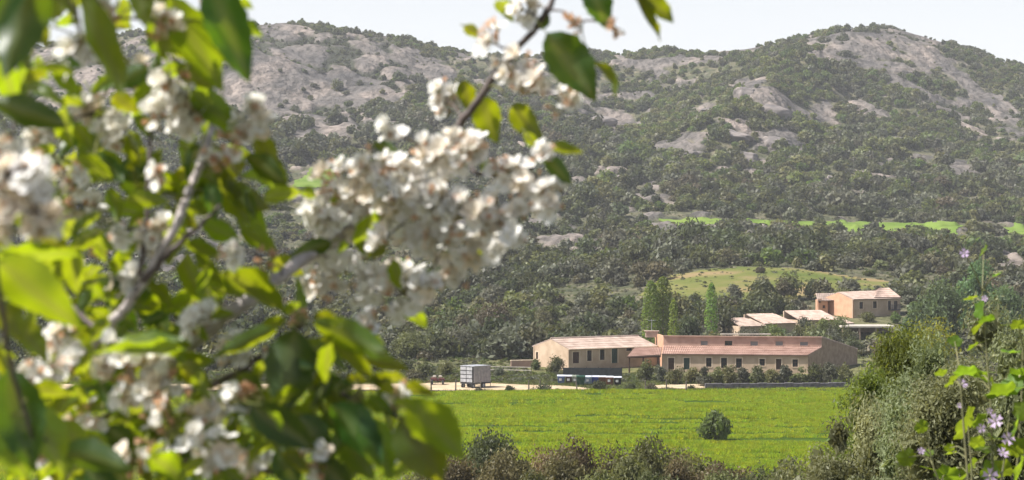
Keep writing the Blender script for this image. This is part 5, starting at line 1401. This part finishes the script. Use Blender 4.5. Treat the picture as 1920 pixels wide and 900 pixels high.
def smooth_path(pts, k=5):
    pts = np.array(pts, float); out = []
    for i in range(len(pts) - 1):
        p0, p1, p2, p3_ = pts[max(i-1, 0)], pts[i], pts[i+1], pts[min(i+2, len(pts)-1)]
        for j in range(k):
            t = j / k; out.append(.5 * ((2*p1) + (p2-p0)*t + (2*p0-5*p1+4*p2-p3_)*t*t + (3*p1-p0-3*p2+p3_)*t**3))
    out.append(pts[-1]); return out
BP = []
rc = np.random.default_rng(8)
for k, (pts_, r0, r1, bk) in enumerate(BR):
    W3 = smooth_path([P(*q) for q in pts_], 6); n = len(W3)
    W3 = [w + np.array([rc.normal(), rc.normal(), rc.normal()]) * .0007 for w in W3]
    rad = [(r0 * (1 - i/(n-1)) + r1 * i/(n-1)) / 1000 * (1 + .12 * rc.normal() * (i % 3 == 0)) for i in range(n)]
    b = MB(); b.tube(W3, rad, 9); b.build('branch', M[bk], ch, cb, smooth=True); BP.extend(W3)
BP = np.array(BP)
ATT = [BP]        # points something can hang from

def twig(a, c, r0=.0016, r1=.0009, sag=.01, name='twig', mtl=None, keep=True):
    m1 = (a + c) / 2 + np.array([rc.normal() * sag * .5, rc.normal() * sag * .5, sag * rc.uniform(.2, 1)])
    pts_ = smooth_path([a, m1, c], 4)
    b = MB(); b.tube(pts_, list(np.linspace(r0, r1, len(pts_))), 5); b.build(name, mtl or M['cbark'], ch, cb, smooth=True)
    if keep: ATT[0] = np.concatenate([ATT[0], np.array(pts_)])
def near_att(c):
    dist = np.linalg.norm((ATT[0] - c) * np.array([1, .45, 1]), axis=1); return ATT[0][int(np.argmin(dist))]

# flower clusters: photo centre, radius, number, share withered, distance
CLU = [(640,345,48,17,.35,2.0),(700,325,48,20,.12,1.98),(750,350,55,24,.08,1.97),(815,375,52,22,.12,1.97),(880,400,50,20,.10,1.96),(945,415,52,22,.10,1.97),(610,405,45,16,.05,2.0),(680,400,55,20,.08,2.02),(760,420,60,22,.10,2.0),(840,450,55,20,.12,2.0),
       (905,465,45,14,.10,2.02),(620,480,55,16,.05,2.06),(690,520,60,17,.05,2.06),(760,545,55,15,.05,2.07),(800,535,28,7,.0,1.95),(850,505,40,9,.1,2.05),(600,535,40,8,.1,2.06),
       (845,285,42,15,.12,1.97),(890,290,38,12,.45,1.96),(805,290,30,9,.05,1.98),(740,250,22,4,.0,1.93),(1028,372,34,12,.2,1.95),(985,330,30,8,.3,1.96),(1015,288,20,4,.2,1.95),(940,320,28,8,.6,1.97),(720,448,20,4,.0,1.92),
       (915,75,36,9,.75,2.0),(965,120,36,12,.2,1.99),(1000,165,38,13,.35,1.98),(1060,195,28,8,.4,1.97),(985,20,26,7,.05,2.0),(1078,42,24,6,.85,1.97),(1150,52,20,5,.9,1.95),(832,180,32,9,.2,2.12),(838,215,26,6,.2,2.12),
       (168,200,26,9,.05,1.96),(215,245,36,12,.05,1.95),(258,140,26,9,.45,1.96),(325,165,38,13,.25,1.88),(352,212,36,12,.1,1.9),(385,205,28,8,.1,1.9),(480,220,34,11,.05,1.9),(290,215,26,6,.3,1.86),(45,340,60,16,.1,1.2),(85,420,36,8,.15,1.22),
       (5,420,36,8,.5,1.2),(20,280,22,5,.1,1.5),(85,255,36,9,.3,1.9),(160,105,46,9,.1,1.45),(205,35,36,8,.3,1.6),(310,48,32,8,.6,1.6),(130,340,36,9,.7,1.92),(155,400,42,12,.15,1.98),(222,436,16,3,.4,1.9),(288,440,30,9,.1,1.9),(240,522,30,9,.25,1.9),
       (372,600,34,9,.1,1.9),(245,725,70,20,.08,1.72),(230,680,46,12,.05,1.72),(300,700,46,12,.1,1.72),(320,800,66,18,.55,1.70),(160,785,38,10,.15,1.75),(430,760,46,12,.1,1.72),(468,742,24,7,.85,1.75),(402,852,42,11,.2,1.68),(250,865,40,10,.3,1.68),
       (105,690,36,9,.3,1.7),(60,700,32,8,.3,1.6),(500,492,24,6,.75,1.95),(750,745,26,6,.6,1.78),(738,845,36,9,.35,1.78),(440,655,34,8,.1,1.8),(520,678,24,5,.7,1.8),(130,635,34,9,.15,1.85),(45,165,24,6,.1,1.6),(190,470,20,4,.5,1.92),
       (435,470,24,6,.5,1.9),(560,600,20,4,.8,1.82),(690,610,24,5,.3,1.85),(410,300,30,8,.6,1.9),(445,255,26,6,.5,1.9),(300,330,20,4,.5,1.88),(590,870,34,8,.3,1.7),(480,870,40,9,.5,1.7),(100,850,30,6,.3,1.5)]
items = []
for (px, py, r, n, wf, d) in CLU:
    if px < 540 and d > 1.8: d -= .11; n *= 1.15          # the left clusters hang in front of the leaves
    c = P(px, py, d); hub = near_att(c)
    inner = c + (hub - c) * min(1, .02 / (np.linalg.norm(hub - c) + 1e-6))
    if np.linalg.norm(hub - c) > .012: twig(hub, c, .0017, .0011, .006)
    n = int(n * (1.45 if px < 540 or py < 240 else 1.75) + 1)
    for i in range(n):
        dr = rdir(rc, 1)[0]; dr[1] = -abs(dr[1]) * .8 if rc.random() < .7 else dr[1]
        rr = r / F * d * rc.random() ** .45
        p = c + dr * rr * np.array([1, .8, 1])
        nrm = dr * .7 + np.array([-.55, -.55, .55]) + rdir(rc, 1)[0] * .5; nrm /= np.linalg.norm(nrm)
        w = rc.random() < wf + (.12 if py > 600 or px > 540 else .05)
        k = int(rc.integers(5, 8)) if w else int(rc.integers(0, 5))
        s = rc.uniform(.0102, .0142) * (.8 if w else 1.0)
        items.append((p, nrm, k, s, c, d))
print('blossoms', len(items))
ordv = sorted(range(len(items)), key=lambda i: (items[i][0][1]))    # nearest show largest
front = set(ordv[:60]) | set(rc.choice(ordv[60:], 235, replace=False))
RV = []; RF = []; RMI = []; rn_ = 0; PV = MB()
for i, (p, nrm, k, s, c, d) in enumerate(items):
    S_, A_, N_ = basis(rdir(rc, 1)[0], nrm); q = basis(A_, nrm); a_ = np.cross(nrm, S_); 
    n3 = nrm; t1 = np.cross(n3, rdir(rc, 1)[0]); t1 /= np.linalg.norm(t1); t2 = np.cross(n3, t1)
    if i in front: obj('blossom', BME[k], ch, mat4=TB @ mat4(t1, t2, n3, s, s, s, p))
    else:
        V, Fs, mi = BDEF[k][0]
        W3 = p + (V[:, :1] * t1 + V[:, 1:2] * t2 + V[:, 2:] * n3) * s
        RV.append(W3); RF += [tuple(j + rn_ for j in f) for f in Fs]; RMI += [(3 if k >= 5 and x == 0 else 4 if k == 2 and x == 0 else x) for x in mi]; rn_ += len(V)
    a = p - n3 * s * .4; PV.tube([a, (a + c) / 2 - n3 * .004, c], [.0006, .0006, .0008], 3, caps=False)
o = obj('blossoms', mesh('further_blossoms', np.concatenate(RV) - cb, RF, [M['petal'], M['calyx'], M['stamen'], M['wither'], M['cream']], RMI, smooth=True), ch); o['kind'] = 'stuff'
PV.build('flower_stalks', M['pedicel'], ch, cb)

# leaves: base, tip (photo pixels), width, how the light falls (T shines through, D turned from the sun, M between, R lit from the viewer's side), distance
LV = [(62,-60,14,150,96,'D',1.25),(40,-60,-16,62,60,'D',1.2),(150,-20,234,184,64,'D',1.3),(95,-10,106,48,18,'T',1.5),(126,-12,136,32,20,'T',1.5),(255,-40,277,52,52,'D',1.5),(392,-40,468,152,88,'D',1.6),(318,-6,418,172,84,'M',1.62),
      (300,55,385,128,56,'T',1.7),(280,60,312,112,30,'T',1.75),(356,170,462,256,58,'T',1.75),(330,128,402,164,44,'M',1.8),(302,148,252,202,38,'T',1.8),(-14,192,132,238,62,'D',1.4),(45,158,119,190,28,'R',1.5),(46,150,86,136,30,'T',1.5),
      (118,200,132,276,40,'T',1.7),(196,232,150,316,42,'R',1.85),(178,288,242,326,42,'D',1.9),(206,352,226,420,32,'D',1.9),(240,292,272,386,58,'D',1.9),(242,250,262,312,30,'T',1.85),(286,298,302,344,24,'T',1.85),(365,268,366,378,50,'D',1.9),
      (402,296,442,362,44,'M',1.88),(426,342,482,402,50,'D',1.9),(462,292,542,346,46,'D',1.88),(438,362,506,392,50,'M',1.9),(402,330,470,420,50,'M',1.92),(440,2,474,12,20,'T',1.7),(448,42,492,66,26,'T',1.7),
      (-5,492,150,612,98,'T',1.35),(-8,482,152,476,44,'T',1.5),(165,535,198,562,24,'T',1.8),(278,528,322,570,30,'T',1.85),(346,474,372,564,42,'T',1.85),(416,514,536,582,56,'T',1.8),(346,658,168,661,24,'T',1.65),(345,636,204,650,30,'R',1.7),
      (230,540,332,632,52,'D',1.95),(-2,648,16,718,26,'T',1.4),(142,735,78,792,26,'T',1.6),(112,738,44,756,18,'R',1.6),(18,690,62,884,104,'D',1.4),(40,762,132,884,80,'D',1.45),(98,850,262,874,62,'D',1.5),(522,618,398,668,36,'M',1.7),
      (552,618,532,778,104,'D',1.72),(562,636,652,692,36,'R',1.75),(590,602,742,672,62,'D',1.72),(602,632,706,706,40,'T',1.72),(588,592,642,610,26,'T',1.75),(690,716,762,708,26,'T',1.75),(768,750,868,858,92,'M',1.6),(752,782,832,905,104,'D',1.65),
      (764,784,844,870,36,'T',1.66),(562,590,556,512,20,'M',1.85),(620,760,722,864,80,'D',1.7),(468,760,592,842,72,'D',1.65),(440,782,522,832,26,'R',1.66),(530,846,582,888,30,'T',1.65),(600,690,642,772,40,'T',1.74),(690,742,742,782,28,'T',1.75),
      (1025,62,1118,188,90,'D',1.95),(1112,112,1168,178,22,'D',1.97),(1100,-34,1142,52,60,'D',1.95),(1180,-14,1242,72,18,'M',1.92),(1188,-24,1264,42,46,'M',1.92),(900,180,932,268,60,'M',2.05),(960,194,1014,264,52,'M',2.0),(1030,276,1096,282,24,'M',1.95),
      (1020,294,1074,346,36,'D',1.95),(984,248,1012,282,22,'T',1.96),(868,150,880,208,40,'M',2.06),(930,0,962,36,30,'T',2.0),(700,268,752,292,30,'D',1.98),(722,458,688,484,30,'D',1.95),(736,488,752,544,30,'T',1.94),(900,308,944,332,26,'D',1.98),
      (590,370,560,350,24,'T',1.98),(1010,55,1030,20,26,'D',2.0),(870,50,905,72,24,'T',2.0),(60,20,90,90,40,'M',1.4),(0,110,40,210,50,'T',1.4),(330,20,300,110,50,'M',1.65),(420,60,460,140,60,'M',1.66),(270,20,330,80,44,'T',1.7),
      (360,60,400,140,50,'T',1.72),(230,330,300,300,40,'M',1.9),(480,250,520,320,44,'M',1.92),(500,300,540,340,30,'T',1.92),(450,430,520,470,44,'M',1.95),(380,420,450,450,44,'D',1.95),(330,380,370,430,40,'T',1.95),(420,380,500,420,46,'T',1.97),
      (100,130,150,180,36,'T',1.7),(210,180,260,210,40,'T',1.8),(200,560,260,620,50,'D',1.95),(260,580,330,560,36,'T',1.9),(300,620,350,680,40,'M',1.9),(50,440,130,460,40,'T',1.5),(0,560,40,640,60,'D',1.4),(30,600,90,680,50,'D',1.45),
      (120,600,170,660,50,'M',1.8),(150,690,210,740,46,'M',1.8),(200,800,260,850,50,'D',1.75),(60,730,130,740,36,'T',1.55),(110,790,170,860,60,'M',1.6),(180,850,240,910,60,'M',1.6),(280,850,350,905,60,'T',1.65),(380,800,450,850,50,'M',1.7),
      (450,700,500,760,44,'M',1.76),(640,800,700,900,70,'M',1.72),(560,780,620,860,70,'D',1.7),(680,780,740,900,70,'D',1.7),(700,700,740,740,34,'M',1.75),(520,840,560,920,60,'D',1.68),(420,880,480,930,50,'M',1.68),(600,860,660,930,60,'D',1.7),
      (10,800,50,900,70,'D',1.4),(160,880,230,940,60,'D',1.6),(340,690,400,730,40,'M',1.75),(480,620,540,600,30,'T',1.76),(640,650,700,640,36,'D',1.74),(540,590,560,560,24,'T',1.8)]
LS = SUN
rl = np.random.default_rng(17)
def solve_leaf(bx, by, tx, ty, w, kind, d):
    L2 = math.hypot(tx - bx, ty - by); best = None
    B0 = P(bx, by, d)
    for s in np.linspace(-.8, .8, 13):
        T0 = P(tx, ty, d + s * L2 / F * d); a = T0 - B0; Lt = np.linalg.norm(a); a = a / Lt
        u = np.cross(a, np.array([0.3, 1., .2])); u /= np.linalg.norm(u); v = np.cross(a, u)
        vw = np.array([0, 0, EYE]) - (B0 + T0) / 2; vw /= np.linalg.norm(vw)
        for q in np.linspace(0, math.pi, 19)[:-1]:
            n = math.cos(q) * u + math.sin(q) * v
            if n[2] < 0: n = -n
            nv = abs(n @ vw); sp = math.sqrt(max(1e-4, 1 - (a @ vw) ** 2))
            fac = max(nv / sp, .05); W = (w / F * d) / fac; ar = W / Lt
            cost = 0
            if ar > .62: cost += (ar - .62) * 4
            if ar < .34: cost += (.34 - ar) * 4
            ns = n @ LS; g = ns * (1 if n @ vw > 0 else -1)     # >0: the sun lights the side we see
            if kind == 'T': cost += 1.6 * (1 - max(0, -g))
            elif kind == 'D': cost += 1.8 * abs(g - .04)
            elif kind == 'R':
                hv = LS + vw; hv /= np.linalg.norm(hv); cost += 1.6 * (1 - abs(n @ hv)) + (1 if g < 0 else 0)
            else: cost += 1.2 * abs(g + .28)
            cost += .25 * abs(s) + .1 * rl.random()
            if best is None or cost < best[0]: best = (cost, a, n, Lt, min(max(W, .25 * Lt), .8 * Lt))
    return (B0,) + best[1:]
XV, XF, XR, XM = [], [], [], []; xn = 0; nleaf = 0
LBASE = [(np.array([tuple(v.co) for v in m_.vertices]), [tuple(p.vertices) for p in m_.polygons], [a_.value for a_ in m_.attributes['rib'].data]) for m_ in CL]
def add_leaf(spec, k, dbl=True):
    global xn, nleaf
    B0, a, n, Lt, Wd = solve_leaf(*spec); k = k % 5 + (5 if spec[5] == 'D' and rl.random() < .62 else 0)  # most D leaves take the copy with painted shade
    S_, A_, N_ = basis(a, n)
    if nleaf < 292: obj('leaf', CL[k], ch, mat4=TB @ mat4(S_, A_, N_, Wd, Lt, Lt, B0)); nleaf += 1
    else:
        lv, lf, lr_ = LBASE[k]
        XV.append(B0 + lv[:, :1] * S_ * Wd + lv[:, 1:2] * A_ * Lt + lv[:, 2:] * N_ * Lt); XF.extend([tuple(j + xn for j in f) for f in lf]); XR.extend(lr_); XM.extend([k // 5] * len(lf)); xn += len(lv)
    st = B0 - A_ * .2 * Lt; hub = near_att(st)
    if np.linalg.norm(hub - st) > .006: twig(hub, st, .0011, .0008, .008, 'leaf_stalk', M['pedicel'], False)
for k, sp in enumerate(LV): add_leaf(sp, k)
# smaller leaves that fill the crown
FILL = [(250,300,200,150,26,1.95),(430,330,90,90,14,1.95),(100,640,110,120,18,1.8),(330,560,140,90,14,1.95),(560,800,200,90,22,1.8),(180,860,170,60,14,1.82),(330,80,120,80,16,1.8),(60,120,60,80,8,1.6),(470,520,80,60,6,1.95),(680,690,80,50,8,1.85),(780,430,150,90,10,2.03),
        (60,800,110,130,34,1.8),(350,850,250,80,46,1.84),(160,700,150,120,22,1.9),(200,500,220,200,22,1.84),(250,800,220,110,22,1.88),(560,740,140,110,14,1.74),(330,330,170,200,26,1.92),(120,420,120,220,20,1.7),(380,780,200,110,22,1.84),(250,600,200,90,20,1.98),(120,470,130,90,16,1.95),(640,820,120,80,14,1.8),(300,300,260,200,20,2.02),(480,700,180,80,16,1.85)]
for (cx, cy, rx, ry, n, d) in FILL:
    for i in range(n):
        x = cx + rx * rl.normal() * .55; y = cy + ry * rl.normal() * .55; an = rl.uniform(-.3, math.pi * .9); L = rl.uniform(40, 85)
        if (x > 430 and y < 300 and cx < 700) or (x > 520 and y < 560 and cx < 600) or x > 860 and cx < 700: continue
        add_leaf((x, y, x + math.cos(an) * L, y + math.sin(an) * L, L * rl.uniform(.3, .55), 'TMDTMTT'[int(rl.integers(7))], d + .08 * rl.normal()), int(rl.integers(5)))
o = obj('further_foliage', mesh('further_foliage', np.concatenate(XV) - cb, XF, [M['cleaf'], M['cshaded']], XM, smooth=True, attrs={'rib': XR}), ch); o['kind'] = 'stuff'
# unseen crown leaves above the frame, added to shade what hangs below
V = []; Fs = []; nv_ = 0
lv = [(v.co.x, v.co.y, v.co.z) for v in CL[0].vertices]; lf = [tuple(p.vertices) for p in CL[0].polygons]; lv = np.array(lv)
ribv = []
for i in range(110):
    px = rl.uniform(-320, 320); py = rl.uniform(-330, -60); d = rl.uniform(1.3, 2.2); S_, A_, N_ = basis(rdir(rl, 1)[0] + [0, 0, -.5], np.array([.5 * rl.normal() - .2, .5 * rl.normal(), 1.]))
    W3 = P(px, py, d) + (lv[:, :1] * S_ * .045 + lv[:, 1:2] * A_ * .09 + lv[:, 2:] * N_ * .09); V.append(W3); Fs += [tuple(j + nv_ for j in f) for f in lf]; nv_ += len(lv); ribv += [0] * len(lv)
o = obj('upper_foliage', mesh('upper_foliage', np.concatenate(V) - cb, Fs, M['cleaf'], smooth=True, attrs={'rib': ribv}), ch); o['kind'] = 'stuff'
# ---------------------------------------------------------------- the air
m = bpy.data.materials.new('haze'); m.use_nodes = True; nt = m.node_tree
nt.nodes.remove(nt.nodes['Principled BSDF'])
pv = nt.nodes.new('ShaderNodeVolumePrincipled'); pv.inputs['Color'].default_value = (0.93, 0.94, 0.96, 1); pv.inputs['Density'].default_value = HAZE
nt.links.new(pv.outputs[0], nt.nodes['Material Output'].inputs['Volume'])
zmax = max(float(zz.max()) + 14, 60); zmin = float(zz.min()) - 1.2
hz = MB(); hz.box((0, 0, (zmax + zmin) / 2), (4900, 4900, zmax - zmin)); ho = hz.build('haze', m); ho['kind'] = 'stuff'; ho['label'] = 'thin pale haze filling the air of the valley'
